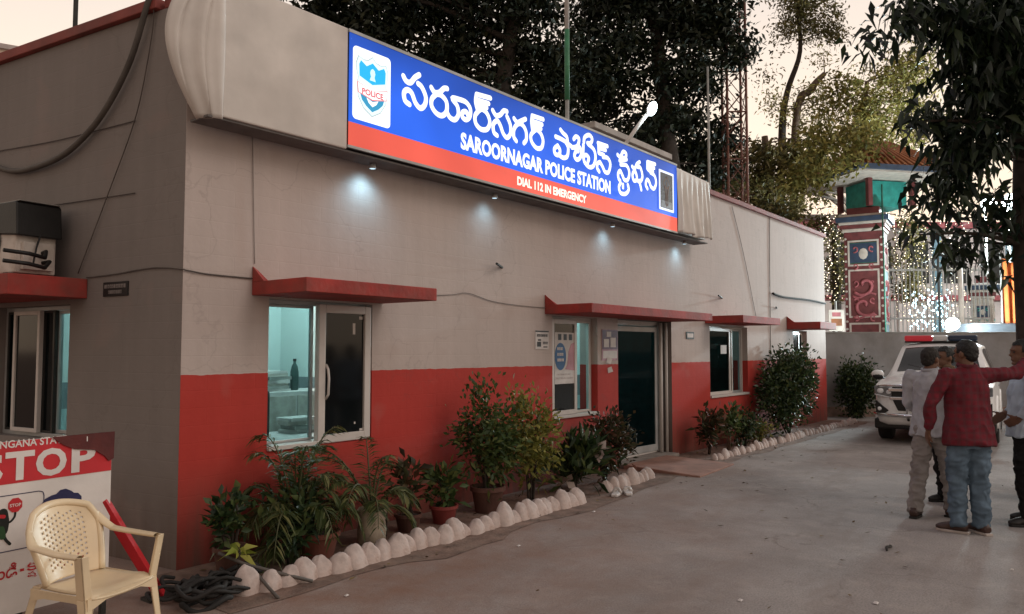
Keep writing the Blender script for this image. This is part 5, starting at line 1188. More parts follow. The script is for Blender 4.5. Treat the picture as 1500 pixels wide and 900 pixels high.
cw = thing('compound_wall', 'plain gray plastered compound wall behind the parked white vehicle', 'wall', gnd(1080, 19.5), R(-51.996))
a = MB(); a.box(0, 14, 0, .22, -.05, 2.02); a.build('wall_body', mat('gray_cement_wall', (0.26, 0.24, 0.235), 0.85, 0.25, 1.6, 0.3, 20, dirt=(.15, .12, .10), dscale=.9, damt=.6), cw)
a = MB(); a.box(0, 14, -.004, .224, 2.021, 2.07); a.build('coping', M['roof'], cw, bevel=.008)
a = MB(); a.prism([(-.30, 0), (0, .22), (0, 0)], 0, 14, 'yz'); a.build('earth_bank', M['dirt'], cw)

M['maroon'] = mat('maroon_paint', (0.15, 0.035, 0.035), 0.6, 0.3, 5, 0.1); M['pcream'] = mat('cream_paint', (0.52, 0.44, 0.38), 0.6, 0.2, 5, .05)
M['pblue'] = mat('light_blue_paint', (0.22, 0.36, 0.44), 0.6, 0.25, 5, .05); M['pnavy'] = mat('navy_paint', (0.03, 0.05, 0.09), 0.5, .3, 5, .05)
M['pgreen'] = mat('green_panel_paint', (0.02, 0.12, 0.08), 0.55, 0.3, 5, .05); M['pteal'] = mat('teal_paint', (0.03, 0.30, 0.26), 0.55, 0.3, 5, .05); M['prose'] = mat('rose_paint', (0.38, 0.10, 0.11), 0.6, .3, 5, .05)
M['tile'] = mat('orange_roof_tile', (0.30, 0.11, 0.045), 0.8, 0.4, 3, 0.5, 12)
CR = R(-51.996)
def gate_pillar(label, px, dep, w, h_, body, curl, side, group):
    t_ = thing('gate_pillar', label, 'pillar', gnd(px, dep), CR - R(32), group)
    a = MB(); a.box(-w / 2, w / 2, -w / 2, w / 2, 0, h_); a.build('shaft', body, t_, bevel=.02)
    a = MB()
    for (z0, z1, x_) in ((.3, 1.2, .40), (1.35, 2.35, .40), (2.5, 3.9, .40), (4.0, 4.75, .40)):
        s_ = h_ / 5; z0 *= s_; z1 *= s_; x_ = x_ * w
        for q in ((-x_, x_, z0, z0 + .05), (-x_, x_, z1 - .05, z1), (-x_, -x_ + .05, z0 + .051, z1 - .051), (x_ - .05, x_, z0 + .051, z1 - .051)):
            a.box(q[0], q[1], -w / 2 - .03, -w / 2 - .001, q[2], q[3]); a.box(w / 2 + .001, w / 2 + .03, q[0], q[1], q[2], q[3])
    a.build('panel_frame', M['pcream'], t_)
    a = MB()
    for i, zc in enumerate((1.85, 2.85, 3.45)):
        zc *= h_ / 5; s_ = 1 if i % 2 else -1
        sp_ = [(s_ * (.02 + .055 * q) * w * math.cos(q), -w / 2 - .02, zc + (.02 + .055 * q) * w * math.sin(q)) for q in np.linspace(0, 5.6, 30)]
        a.tube(sp_, .045 * w, 6)
        a.tube([(x_, -w / 2 - .02, zc - .30 * w + .06 * math.sin(9 * x_)) for x_ in np.linspace(-.3 * w, .3 * w, 12)], .03 * w, 6)
        sp2 = [(w / 2 + .02, y_, z_) for x_, y_, z_ in [(0, q[0], q[2]) for q in sp_]]; a.tube(sp2, .04 * w, 6)
    for row in range(9):
        zc = (.5 + .5 * row) * h_ / 5
        for sx in (-1, 1):
            q_ = [(sx * (.22 + (.015 + .018 * q) * math.cos(q)) * w, -w / 2 - .022, zc + (.015 + .018 * q) * w * math.sin(q)) for q in np.linspace(0, 5, 12)]
            a.tube(q_, .022 * w, 5); a.tube([(w / 2 + .022, p_[0], p_[2]) for p_ in q_], .022 * w, 5)
    a.build('scroll_relief', curl, t_, smooth=True)
    a = MB()
    for row in range(22):
        zc = .2 + row * (h_ - .4) / 21
        for sx in (-1, 1): a.ball((sx * .46 * w, -w / 2 - .005, zc), .035 * w / 1.0, 6); a.ball((w / 2 + .005, sx * .46 * w, zc), .035 * w, 6)
    a.build('bead_edge', M['pcream'], t_)
    a = MB(); a.box(-.36 * w, .36 * w, -w / 2 - .012, -w / 2 - .001, 4.08 * h_ / 5, 4.68 * h_ / 5); a.box(-.36 * w, .36 * w, -w / 2 - .012, -w / 2 - .001, .36 * h_ / 5, 1.14 * h_ / 5); a.build('painted_panel', M['pgreen'] if body is M['maroon'] else M['prose'], t_); a = MB(); a.box(-.35 * w, .35 * w, -w / 2 - .016, -w / 2 - .0125, 4.1 * h_ / 5, 4.66 * h_ / 5); a.ball((0, -w / 2 - .017, 4.35 * h_ / 5), (.12 * w, .015, .16 * w), 8, 1); a.build('top_panel', [M['pnavy'], M['pcream']], t_)
    a = MB(); a.box(w / 2 + .001, w / 2 + .012, -.38 * w, .38 * w, .4, h_ * .78); a.build('side_panel', side, t_)
    for i, (e_, z0, z1, m) in enumerate(((.04, 0, .10, M['pcream']), (.08, .101, .22, M['maroon']), (.13, .221, .30, M['pcream']), (.2, .301, .45, M['pnavy']), (.12, .451, .52, M['pcream']), (-.08, .521, .75, M['maroon']))):
        a = MB(); k = w / 2 + e_; a.box(-k, k, -k, k, h_ + z0, h_ + z1); a.build('capital', m, t_, bevel=.015)
    return t_
gate_pillar('tall maroon painted gate pillar with scroll reliefs behind the compound wall', 1272, 24, 1.08, 5.2, M['maroon'], M['prose'], M['pblue'], 'painted gate pillars')
gate_pillar('lower gate pillar with teal scrolls at the right behind the vehicle', 1442, 26, .60, 3.3, M['pcream'], M['pteal'], M['pcream'], 'painted gate pillars')
# pavilion roof carried above the tall pillar
pv = thing('gateway_roof', 'orange tiled hipped gateway roof with white soffit above the maroon pillar', 'roof', at(1282, 262, 24.3), CR + R(12))
hw, hd = 1.75, 1.6
a = MB(); a.add([(-hw, -hd, .05), (hw, -hd, .05), (hw, hd, .05), (-hw, hd, .05), (-.5, 0, 1.15), (.5, 0, 1.15)], [(0, 1, 5, 4), (1, 2, 5), (2, 3, 4, 5), (3, 0, 4)]); a.build('roof_slope', M['tile'], pv)
a = MB()
for k in range(17):
    x = -hw + .1 + k * (2 * hw - .2) / 16; a.tube([(x, -hd - .01, .07), (max(-.5, min(.5, x * .3)), -.02, 1.17)], .045, 6); a.tube([(hw + .01, -hd + .1 + k * (2 * hd - .2) / 16, .07), (.5, 0, 1.18)], .045, 6)
a.build('tile_ridge', M['tile'], pv, smooth=True)
a = MB(); a.box(-hw - .04, hw + .04, -hd - .04, hd + .04, -.10, .045); a.build('eave', M['pnavy'], pv, bevel=.01)
a = MB(); a.box(-hw + .06, hw - .06, -hd + .06, hd - .06, -.16, -.101); a.build('soffit', M['pcream'], pv)
a = MB(); 
for sx in (-1, 1):
    for sy in (-1, 1): a.box(sx * .75 - .07, sx * .75 + .07, sy * .7 - .07, sy * .7 + .07, -1.0, -.161)
a.build('bracket_post', M['maroon'], pv)
a = MB(); a.box(-.66, .66, -.55, .55, -.98, -.2); a.build('green_box', M['pteal'], pv)

# iron railing and gate between the pillars
rl = thing('iron_railing', 'tall pale iron railing with a round ornament between the gate pillars', 'railing', gnd(1300, 25), CR)
a = MB()
for k in range(26): a.tube([(k * .13, 0, 0), (k * .13, 0, 4.2 + .3 * math.sin(k / 25 * math.pi))], .018, 5)
a.build('bar', M['steel'], rl)
a = MB(); a.box(-.05, 3.3, -.03, .03, 4.15, 4.22); a.box(-.05, 3.3, -.03, .03, 2.6, 2.66); a.build('rail', M['steel'], rl)
a = MB(); a.tube([(1.72 + .22 * math.cos(q), -.05, 4.45 + .22 * math.sin(q)) for q in np.linspace(0, 6.283, 20)], .05, 6, False); a.build('ornament', M['dark'], rl, smooth=True)
t_ = thing('lamp_pole', 'thin dark pole standing in front of the pale iron railing', 'pole', gnd(1378, 23)); a = MB(); a.tube([(0, 0, 0), (0, 0, 4.6)], .035, 8); a.build('pole_section', M['dark'], t_)
t_ = thing('white_pole', 'white upright pole left of the teal gate pillar', 'pole', gnd(1410, 24)); a = MB(); a.tube([(0, 0, 0), (0, 0, 4.3)], .07, 8); a.build('pole_section', M['pcream'], t_, smooth=True)
t_ = thing('green_pole', 'thin green pole standing before the maroon gate pillar', 'pole', gnd(1298, 21.5)); a = MB(); a.tube([(0, 0, 0), (0, 0, 6.2)], .022, 8); a.build('pole_section', M['pgreen'], t_, smooth=True)
sg = thing('notice_board', 'small cream notice board on a post behind the end of the building', 'sign', gnd(1226, 22), CR)
a = MB(); a.tube([(0, .03, 0), (0, .03, 3.0)], .035, 6); a.build('post', M['steel'], sg); a = MB(); a.box(-.22, .22, -.02, .0, 2.15, 2.75); a.build('panel', M['pcream'], sg)
a = MB(); a.box(-.15, .15, -.024, -.021, 2.3, 2.5); a.build('print', M['tile'], sg); a = MB(); a.box(-.12, .12, -.024, -.021, 2.56, 2.68); a.build('print', M['prose'], sg)
# flag
fg = thing('orange_flag', 'bright orange cloth flag hanging behind the right-hand tree', 'flag', gnd(1470, 21))
a = MB(); a.tube([(0, 0, 0), (0, 0, 4.3)], .025, 6); a.build('pole', M['steel'], fg)
M['orange'] = mat('orange_cloth', (0.62, 0.15, 0.035), 0.8, 0.2, 4, 0.1)
cloth('cloth', lambda u, v: (Vector((.6157, -.788, 0)) * (.02 + .42 * u * (1 - .25 * (1 - v))) + Vector((.788, .6157, 0)) * .06 * math.sin(u * 11 + v * 2) + Vector((0, 0, 2.35 + 1.75 * v - .18 * u))), 24, 12, M['orange'], fg)
tn = thing('parked_truck_roof', 'dark gray tarpaulin covered load showing over the compound wall', 'load', gnd(1445, 21), CR)
a = MB(); a.box(-.62, .72, -.4, .5, 1.4, 2.33); a.build('tarpaulin', mat('gray_tarp', (0.09, 0.10, 0.115), .6, .3, 3, .3, 8), tn, bevel=.07)
a = MB(); a.box(-.55, .65, -.35, .45, 0, 1.39); a.build('body', M['dark'], tn)

# pale temple hall with lit front, farther back
hall = thing('temple_hall', 'pale floodlit temple hall far behind the gate pillars', 'building', gnd(1330, 36), CR)
M['hall'] = mat('pink_white_paint', (0.60, 0.50, 0.47), 0.7, 0.25, 1.2, 0.1)
a = MB(); a.box(-6, 9, 0, 5, 0, 7.2); a.build('wall', M['hall'], hall)
a = MB(); a.box(-6.3, 9.3, -.35, 5.2, 7.2, 7.5); a.box(-6.2, 9.2, -.2, -.001, 3.9, 4.15); a.build('cornice', M['prose'], hall, bevel=.03)
for k in range(9):
    a = MB(); x = -5.4 + k * 1.7; a.box(x - .18, x + .18, -.16, -.002, 0, 3.89); a.box(x - .18, x + .18, -.16, -.002, 4.16, 7.19); a.build('column', (M['pblue'], M['hall'])[k % 2], hall)
    if k < 8:
        a = MB(); a.box(x + .35, x + 1.35, -.03, -.002, 4.7, 6.6); w__ = a.build('window', M['dark'], hall)
bk = thing('pink_house', 'pale pink house wall glimpsed behind the trees past the roof end', 'building', gnd(1195, 40), CR)
a = MB(); a.box(-2.6, 2.4, 0, 5, 0, 8.3); a.build('wall', mat('pink_plaster', (0.46, 0.30, 0.26), .8, .25, 1.5, .2), bk)
a = MB(); a.box(-2.8, 2.6, -.3, 5.2, 8.3, 8.55); a.build('roof', M['roof'], bk)
for k in range(3):
    a = MB(); a.box(-2 + k * 1.5, -1.1 + k * 1.5, -.03, -.002, 5.4, 7); a.build('window', M['pgreen'], bk)
pb = thing('pale_building', 'pale cream building top showing above the left end wall', 'building', gnd(-40, 24), R(-20))
a = MB(); a.box(-8, 3.2, 0, 6, 0, 11.1); a.build('wall', mat('pale_cream_paint', (0.66, 0.52, 0.42), .8, .15, 1, .1), pb)
a = MB(); a.box(-8.1, 3.3, -.1, 6.1, 11.1, 11.25); a.build('parapet', M['hall'], pb)
t_ = thing('chimney_pipe', 'dark pipe end at the upper left above the end wall roofline', 'pipe', at(110, 40, 16)); a = MB(); a.tube([(0, 0, -2.0), (0, 0, 1.2)], .05, 8); a.build('pipe', M['dark'], t_)

# strings of small lights
M['fairy'] = emit('fairy_bulb', (1.0, 0.84, 0.60), 3.5); M['fairyblue'] = emit('fairy_bulb_cold', (0.62, 0.9, 1.0), 5)
rng = np.random.default_rng(90)
def light_string(label, px, py0, py1, dep, n, m, group, sway=.25, r_=.016):
    top = at(px, py0, dep); zb = at(px, py1, dep).z
    t_ = thing('light_string', label, 'string lights', top, 0, group)
    zs = np.linspace(0, zb - top.z, n); P_ = [(sway * math.sin(i * .35 + px) * .5 + rng.normal() * .05, rng.normal() * .08, z) for i, z in enumerate(zs)]
    a = MB(); a.tube(P_, .006, 4); a.build('wire', M['dark'], t_)
    a = MB()
    for p_ in P_: a.ball(p_, r_ * rng.uniform(.7, 1.2), 5)
    o = a.build('bulb', m, t_); o['kind'] = 'stuff'
for k, px in enumerate((1203, 1212, 1221, 1232, 1243)): light_string('warm string of tiny lights hanging in the trees left of the maroon pillar', px, 285 + 6 * k, 440, 27 + k * .3, 42, M['fairy'], 'warm light strings left of the pillar')
for k, px in enumerate((1310, 1320, 1330, 1341, 1350, 1362, 1375, 1390, 1402, 1415)): light_string('warm string of tiny lights hanging behind the iron railing', px, 300 + (k % 3) * 14, 470, 27 + (k % 4) * .4, 44, M['fairy'], 'light strings behind the railing')
for k, px in enumerate((1335, 1343, 1352, 1360, 1368, 1378, 1388)): light_string('cold blue-white string of lights low behind the iron railing', px, 425 + (k % 3) * 6, 482, 26 + (k % 3) * .3, 16, M['fairyblue'], 'cold light strings low behind the railing', .2, .035)

# the two strong lamps beyond the wall
def bulb_lamp(label, px, py, dep, r_, energy, s_, arm):
    c = at(px, py, dep); t_ = thing('street_lamp', label, 'lamp', (c.x, c.y, 0))
    a = MB(); a.tube([(0, .12, 0), (0, .12, c.z + .1)], .045, 8); a.tube([(0, .12, c.z + .08), (0, .0, c.z + .06)], .03, 6); a.build('post', M['steel'], t_, smooth=True)
    a = MB(); a.ball((0, 0, c.z), r_, 16); a.build('globe', emit('lamp_globe', (.86, 1, 1), s_), t_, smooth=True)
    l = bpy.data.lights.new('lamp_light', 'POINT'); l.energy = energy; l.color = (.80, .97, 1.0); l.shadow_soft_size = r_
    lo = bpy.data.objects.new('lamp_light', l); col.objects.link(lo); lo.parent = t_; f_ = Vector((-.55, -.55, .05)); lo.location = Vector((0, 0, c.z)) + f_ * (r_ * 1.6)
bulb_lamp('dazzling white globe lamp just over the compound wall above the vehicle', 1395, 475, 20.2, .17, 1500, 14, 0)
bulb_lamp('big white street lamp shining through the leaves at right', 1482, 296, 27, .30, 4500, 10, 0)
bulb_lamp('white street lamp left of the bigger one behind the leaves', 1448, 300, 27.5, .26, 2500, 10, 0)

# dead leaves and crumbs of soil blown along the flower bed and over the yard edge
rng = np.random.default_rng(501)
n = 520; X = rng.uniform(0, 15, n); Y = -np.abs(rng.normal(0, .55, n)) - .15; far_ = rng.random(n) < .18; Y[far_] = rng.uniform(-4.5, -1.2, far_.sum())
P_ = np.stack([X, Y, np.full(n, .012)], 1); D_ = rng.normal(size=(n, 3)); D_[:, 2] = np.abs(D_[:, 2]) * .12
me = leaf_mesh('fallen_leaves', P_, D_, rng.uniform(.025, .075, n), rng.uniform(.012, .03, n), leafmat('dead_leaf', (.05, .032, .018), (.12, .075, .035), (.22, .16, .07), .1, .8), rng, roll=np.tile([0, 0, 1.0], (n, 1)) + rng.normal(size=(n, 3)) * .25)
tag(link('fallen_leaves', me), 'scattered dry brown leaves along the flower bed and yard edge', 'fallen leaves', None, 'stuff')

# ------------------------------------------------------------------ white police vehicle
M['carwhite'] = mat('car_white', (0.86, 0.86, 0.86), 0.22, 0.06, 3, 0.0, spec=.5, dirt=(.42, .37, .33), dscale=2, damt=.35)
M['chrome'] = mat('chrome', (0.80, 0.80, 0.82), 0.12, 0.1, 4, 0.0, metal=1.0)
M['carglass'] = mat('car_glass', (0.02, 0.022, 0.022), 0.05, 0.2, 2, 0.0, spec=.6)
M['lens'] = mat('lamp_lens', (0.17, 0.18, 0.19), 0.10, 0.4, 14, 0.0, spec=.8); M['clear'] = mat('lamp_reflector', (0.85, 0.87, 0.9), 0.15, 0.1, 6, 0.0, spec=.8)
M['lred'] = emit('bar_red', (0.42, 0.02, 0.03), 0.5); M['lblue'] = mat('bar_blue', (0.025, 0.04, 0.075), 0.25); M['lwhite'] = mat('bar_white', (0.66, 0.66, 0.66), 0.3)
cp_ = at(1379, 514, 15.3); cp_.z = 0
toc = Vector((CAM[0], CAM[1], 0)) - cp_; toc.normalize(); lft = Vector((-.6157, .788, 0)); lft = (lft - toc * lft.dot(toc)).normalized()
hd_ = (toc * math.cos(R(4)) + lft * math.sin(R(4))).normalized()
car = thing('police_vehicle', 'white police utility vehicle with chrome guard and red roof light bar facing the yard', 'car', cp_, math.atan2(-hd_.x, hd_.y))
ST = [(2.36, .66, .46, .52, .84, .86), (2.30, .82, .36, .62, .99, 1.02), (2.10, .90, .30, .70, 1.06, 1.09), (1.55, .92, .29, .76, 1.12, 1.16), (1.02, .925, .29, .78, 1.16, 1.21), (0.28, .925, .29, .655, 1.665, 1.715), (-.45, .925, .29, .675, 1.72, 1.775), (-1.5, .92, .29, .665, 1.70, 1.755), (-2.12, .90, .32, .61, 1.60, 1.66), (-2.36, .85, .42, .70, 1.05, 1.08)]
STI = cat_rom(ST, 4)
def ring(s_):
    y, w, zb, ex, ez, cz_ = s_
    belt = min(1.09, ez - .035)
    return [(0, zb), (w * .80, zb), (w * .95, zb + .05), (w, zb + .22), (w, min(.78, belt - .08)), (w * .985, belt - .03), (w * .95 if ez > 1.2 else min(w * .95, ex + .10), belt), (ex + .02, ez - .03), (ex * .90, ez + (cz_ - ez) * .25), (ex * .5, cz_ - (cz_ - ez) * .2), (0, cz_)]
G = [[Vector((x, s_[0], z)) for x, z in ring(s_)] for s_ in STI]
a = MB(); nr = 11
for sg_ in (1, -1):
    vs_ = [Vector((p_.x * sg_, p_.y, p_.z)) for r_ in G for p_ in r_]
    fs = [(i * nr + k, i * nr + k + 1, (i + 1) * nr + k + 1, (i + 1) * nr + k) for i in range(len(G) - 1) for k in range(nr - 1)]
    if sg_ < 0: fs = [f[::-1] for f in fs]
    a.add(vs_, fs); a.add(vs_[:nr], [tuple(range(nr)) if sg_ > 0 else tuple(range(nr))[::-1]]); a.add(vs_[-nr:], [tuple(range(nr))[::-1] if sg_ > 0 else tuple(range(nr))])
o = a.build('body', M['carwhite'], car, smooth=True, weld=True); m = o.modifiers.new('e', 'EDGE_SPLIT'); m.split_angle = R(42)
def Gp(i, k): # fractional station index, fractional ring index
    i0 = min(int(i), len(G) - 2); fi = i - i0; k0 = min(int(k), nr - 2); fk = k - k0
    f = lambda r_: r_[k0].lerp(r_[k0 + 1], fk)
    return f(G[i0]).lerp(f(G[i0 + 1]), fi)
def patch(b_, i0, i1, k0, k1, sg_, off, n1=6, n2=5, skew=0):
    vs_ = []
    for u in range(n1 + 1):
        for v in range(n2 + 1):
            i = i0 + (i1 - i0) * u / n1 + skew * (v / n2); k = k0 + (k1 - k0) * v / n2
            p_ = Gp(i, k); du = Gp(min(i + .3, len(G) - 1.01), k) - Gp(i - .3, k); dv = Gp(i, min(k + .3, nr - 1.01)) - Gp(i, k - .3); nn = du.cross(dv).normalized()
            if nn.dot(p_ - Vector((0, p_.y, .9))) < 0: nn = -nn
            p_ = p_ + nn * off; vs_.append((p_.x * sg_, p_.y, p_.z))
    b_.add(vs_, [(u * (n2 + 1) + v, u * (n2 + 1) + v + 1, (u + 1) * (n2 + 1) + v + 1, (u + 1) * (n2 + 1) + v) for u in range(n1) for v in range(n2)])
a = MB()
for s_ in (1, -1): patch(a, 16.35, 19.7, 8.05, 9.99, s_, .008)
a.build('windscreen', M['carglass'], car, smooth=True, weld=True)
for s_ in (1, -1):
    for i0, i1 in ((19.9, 23.6), (24.1, 27.6), (28.1, 31.2)):
        a = MB(); patch(a, i0, i1, 6.12, 6.92, s_, .008); a.build('side_window', M['carglass'], car, smooth=True)
    a = MB(); a.ball((s_ * 1.02, .92, 1.16), (.115, .06, .085), 12); o = a.build('mirror', M['carwhite'], car, smooth=True)
    b = MB(); b.tube([(s_ * .90, .93, 1.07), (s_ * .99, .93, 1.11)], .025, 6); b.ball((s_ * 1.02, .93, 1.12), (.10, .062, .06), 10); b.build('mirror_base', M['black'], o, smooth=True)
    a = MB(); a.prism([(s_ * .885, .84), (s_ * .63, .79), (s_ * .56, .86), (s_ * .57, .95), (s_ * .72, .99), (s_ * .885, 1.0)], 2.10, 2.365, 'xz'); o = a.build('headlight', M['lens'], car, bevel=.02)
    b = MB(); b.ball((s_ * .79, 2.355, .91), (.06, .03, .05), 10); b.ball((s_ * .66, 2.36, .89), (.045, .025, .04), 10); b.prism([(s_ * .88, .835), (s_ * .63, .785), (s_ * .63, .805), (s_ * .88, .855)], 2.36, 2.372, 'xz'); b.build('reflector', M['clear'], o, smooth=True)
    a = MB(); a.prism([(s_ * .87, .74), (s_ * .66, .57), (s_ * .72, .53), (s_ * .87, .53)], 2.16, 2.36, 'xz'); o = a.build('fog_recess', M['black'], car, bevel=.01)
    b = MB(); b.ball((s_ * .81, 2.358, .60), (.035, .02, .035), 10); b.build('fog_lamp', M['clear'], o, smooth=True)
    for y in (1.42, -1.40):
        a = MB(); Mw = Matrix.Translation((s_ * .82, y, .37)) @ Matrix.Rotation(R(90), 4, 'Y')
        a.lathe([(.24, -.11), (.34, -.115), (.37, -.09), (.37, .09), (.34, .115), (.24, .11)], 28, M=Mw); w_ = a.build('wheel', M['rubber'], car, smooth=True)
        b = MB(); Mo = Matrix.Translation((s_ * .94, y, .37)) @ Matrix.Rotation(R(90 * s_), 4, 'Y'); b.lathe([(.245, 0), (.235, .012), (.07, .0), (.06, .02), (.001, .022)], 24, M=Mo, cap=False); b.build('rim', M['alu'], w_, smooth=True)
        b = MB(); b.tube([(s_ * .905, y + .43 * math.cos(q), .37 + .43 * math.sin(q)) for q in np.linspace(-.15, math.pi + .15, 18)], .045, 6); b.build('wheel_arch', M['black'] if False else M['carwhite'], car, smooth=True)
a = MB(); a.prism([(-.60, .99), (-.55, .99), (.55, .99), (.60, .99), (.62, .80), (.52, .57), (-.52, .57), (-.62, .80)], 2.2, 2.378, 'xz'); gr_ = a.build('grille', M['black'], car, bevel=.015)
a = MB(); a.box(-.66, .66, 2.30, 2.415, .90, .955); a.build('chrome_slat', M['chrome'], gr_, bevel=.01)
a = MB(); a.box(-.64, .64, 2.30, 2.412, .755, .81); a.build('chrome_slat', M['chrome'], gr_, bevel=.01)
a = MB(); a.box(-.55, .55, 2.25, 2.345, .46, .60); a.build('lower_intake', M['black'], car, bevel=.01)
a = MB(); a.box(-.92, .92, -2.1, 2.2, .24, .42); a.build('underbody', M['black'], car, bevel=.03)
a = MB(); a.box(-.25, .25, 2.40, 2.415, .59, .70); o = a.build('number_plate', M['paper'], car)
gd = MB()
for x in (-.36, .36): gd.tube([(x, 2.36, .42), (x, 2.47, .50), (x, 2.49, .85), (x, 2.42, 1.02)], .028, 8)
gd.tube([(-.86, 2.30, .98), (-.78, 2.42, 1.0), (-.4, 2.48, 1.01), (.4, 2.48, 1.01), (.78, 2.42, 1.0), (.86, 2.30, .98)], .024, 8)
gd.tube([(-.92, 2.10, .50), (-.82, 2.36, .50), (-.4, 2.48, .50), (.4, 2.48, .50), (.82, 2.36, .50), (.92, 2.10, .50)], .032, 8)
gd.build('bull_bar', M['chrome'], car, smooth=True)
lb = MB(); lb.box(-.62, .62, -.02, .20, 1.76, 1.79); o = lb.build('light_bar', M['black'], car, bevel=.01)
for x0, x1, m in ((-.62, -.13, M['lblue']), (-.128, .128, M['lwhite']), (.13, .62, M['lred'])):
    a = MB(); a.box(x0, x1, -.05, .23, 1.791, 1.90); a.build('lamp_section', m, o, bevel=.03)
a = MB(); a.tube([(0, 1.0, 1.22), (.5, .80, 1.34)], .008, 5); a.tube([(-.45, 1.0, 1.22), (.05, .80, 1.36)], .008, 5); a.build('wiper', M['black'], car)
for s_ in (1, -1):
    a = MB()
    for y in (.05, -.85): a.box(s_ * .928 - .008, s_ * .928 + .008, y - .09, y + .09, .95, .975)
    a.build('door_handle', M['chrome'], car)
    a = MB(); a.prism([(s_ * .78, .88), (s_ * .62, .88), (s_ * .64, 1.06), (s_ * .76, 1.06)], -2.30, -2.36, 'xz'); a.build('tail_light', M['bred'], car, bevel=.01)

# ------------------------------------------------------------------ people
def remesh(mb, voxel, smooth=4, wr=0.0, wscale=6.0, seed=0, aniso=(1, 1, 1), zlim=None):
    me = bpy.data.meshes.new('tmp'); me.from_pydata(mb.v, [], mb.f); o = bpy.data.objects.new('tmp', me); col.objects.link(o)
    m = o.modifiers.new('r', 'REMESH'); m.mode = 'VOXEL'; m.voxel_size = voxel
    s_ = o.modifiers.new('s', 'SMOOTH'); s_.factor = .5; s_.iterations = smooth
    dg = bpy.context.evaluated_depsgraph_get(); r_ = bpy.data.meshes.new_from_object(o.evaluated_get(dg))
    bpy.data.objects.remove(o); bpy.data.meshes.remove(me)
    if wr:
        r_.update(); off = []
        for v in r_.vertices:
            q = Vector((v.co.x * aniso[0], v.co.y * aniso[1], v.co.z * aniso[2])) * wscale + Vector((seed * 7.1, seed * 3.3, 0))
            n_ = mnoise.noise(q) + .5 * mnoise.noise(q * 2.3)
            ridge = (1 - abs(mnoise.noise(q * 1.3 + Vector((9, 2, 1))))) ** 4
            off.append(v.co + v.normal * wr * (n_ * .8 + ridge * .7 - .3))
        for v, c in zip(r_.vertices, off): v.co = c
    r_.polygons.foreach_set('use_smooth', [True] * len(r_.polygons)); r_.update(); return r_
def cloth_mat(name, c, var=.18, check=None):
    m, t, b = newmat(name); tcn = t.nodes.new('ShaderNodeTexCoord')
    n = t.nodes.new('ShaderNodeTexNoise'); n.inputs['Scale'].default_value = 9; n.inputs['Detail'].default_value = 5; t.links.new(tcn.outputs['Object'], n.inputs['Vector'])
    r_ = t.nodes.new('ShaderNodeValToRGB'); t.links.new(n.outputs[0], r_.inputs[0]); r_.color_ramp.elements[0].position = .3; r_.color_ramp.elements[1].position = .7
    r_.color_ramp.elements[0].color = tuple(x * (1 - var) for x in c) + (1,); r_.color_ramp.elements[1].color = tuple(x * (1 + var) for x in c) + (1,)
    out = r_.outputs[0]
    if check:
        for d_, f_ in (('X', .5), ('Z', .5)):
            w_ = t.nodes.new('ShaderNodeTexWave'); w_.bands_direction = d_; w_.inputs['Scale'].default_value = 5.5; w_.inputs['Distortion'].default_value = .6; w_.inputs['Detail'].default_value = 1
            t.links.new(tcn.outputs['Object'], w_.inputs['Vector'])
            rr_ = t.nodes.new('ShaderNodeValToRGB'); rr_.color_ramp.elements[0].position = .62; rr_.color_ramp.elements[1].position = .75; rr_.color_ramp.elements[1].color = (f_, f_, f_, 1)
            t.links.new(w_.outputs[0], rr_.inputs[0]); x = t.nodes.new('ShaderNodeMix'); x.data_type = 'RGBA'; t.links.new(rr_.outputs[0], x.inputs[0]); t.links.new(out, x.inputs[6]); x.inputs[7].default_value = tuple(check) + (1,); out = x.outputs[2]
    t.links.new(out, b.inputs['Base Color']); b.inputs['Roughness'].default_value = .85; b.inputs['Specular IOR Level'].default_value = .15
    nb_ = t.nodes.new('ShaderNodeTexNoise'); nb_.inputs['Scale'].default_value = 260; t.links.new(tcn.outputs['Object'], nb_.inputs['Vector'])
    bp = t.nodes.new('ShaderNodeBump'); bp.inputs['Strength'].default_value = .15; bp.inputs['Distance'].default_value = .004; t.links.new(nb_.outputs[0], bp.inputs['Height']); t.links.new(bp.outputs[0], b.inputs['Normal'])
    return m
M['skin'] = mat('brown_skin', (0.155, 0.075, 0.045), 0.5, 0.15, 14, 0.08, 160, spec=.35); M['hair'] = mat('black_hair', (0.010, 0.009, 0.008), 0.55, 0.4, 40, 0.6, 120)
M['greyhair'] = mat('dark_cropped_hair', (0.022, 0.017, 0.014), 0.7, 0.5, 40, 0.6, 120)
M['shoe_brown'] = mat('brown_shoe', (0.055, 0.028, 0.022), 0.45, 0.3, 10, .1); M['sole'] = mat('pale_sole', (0.42, 0.36, 0.33), .7)
M['shoe_black'] = mat('black_shoe', (0.018, 0.014, 0.013), 0.4, .3, 10, .1)
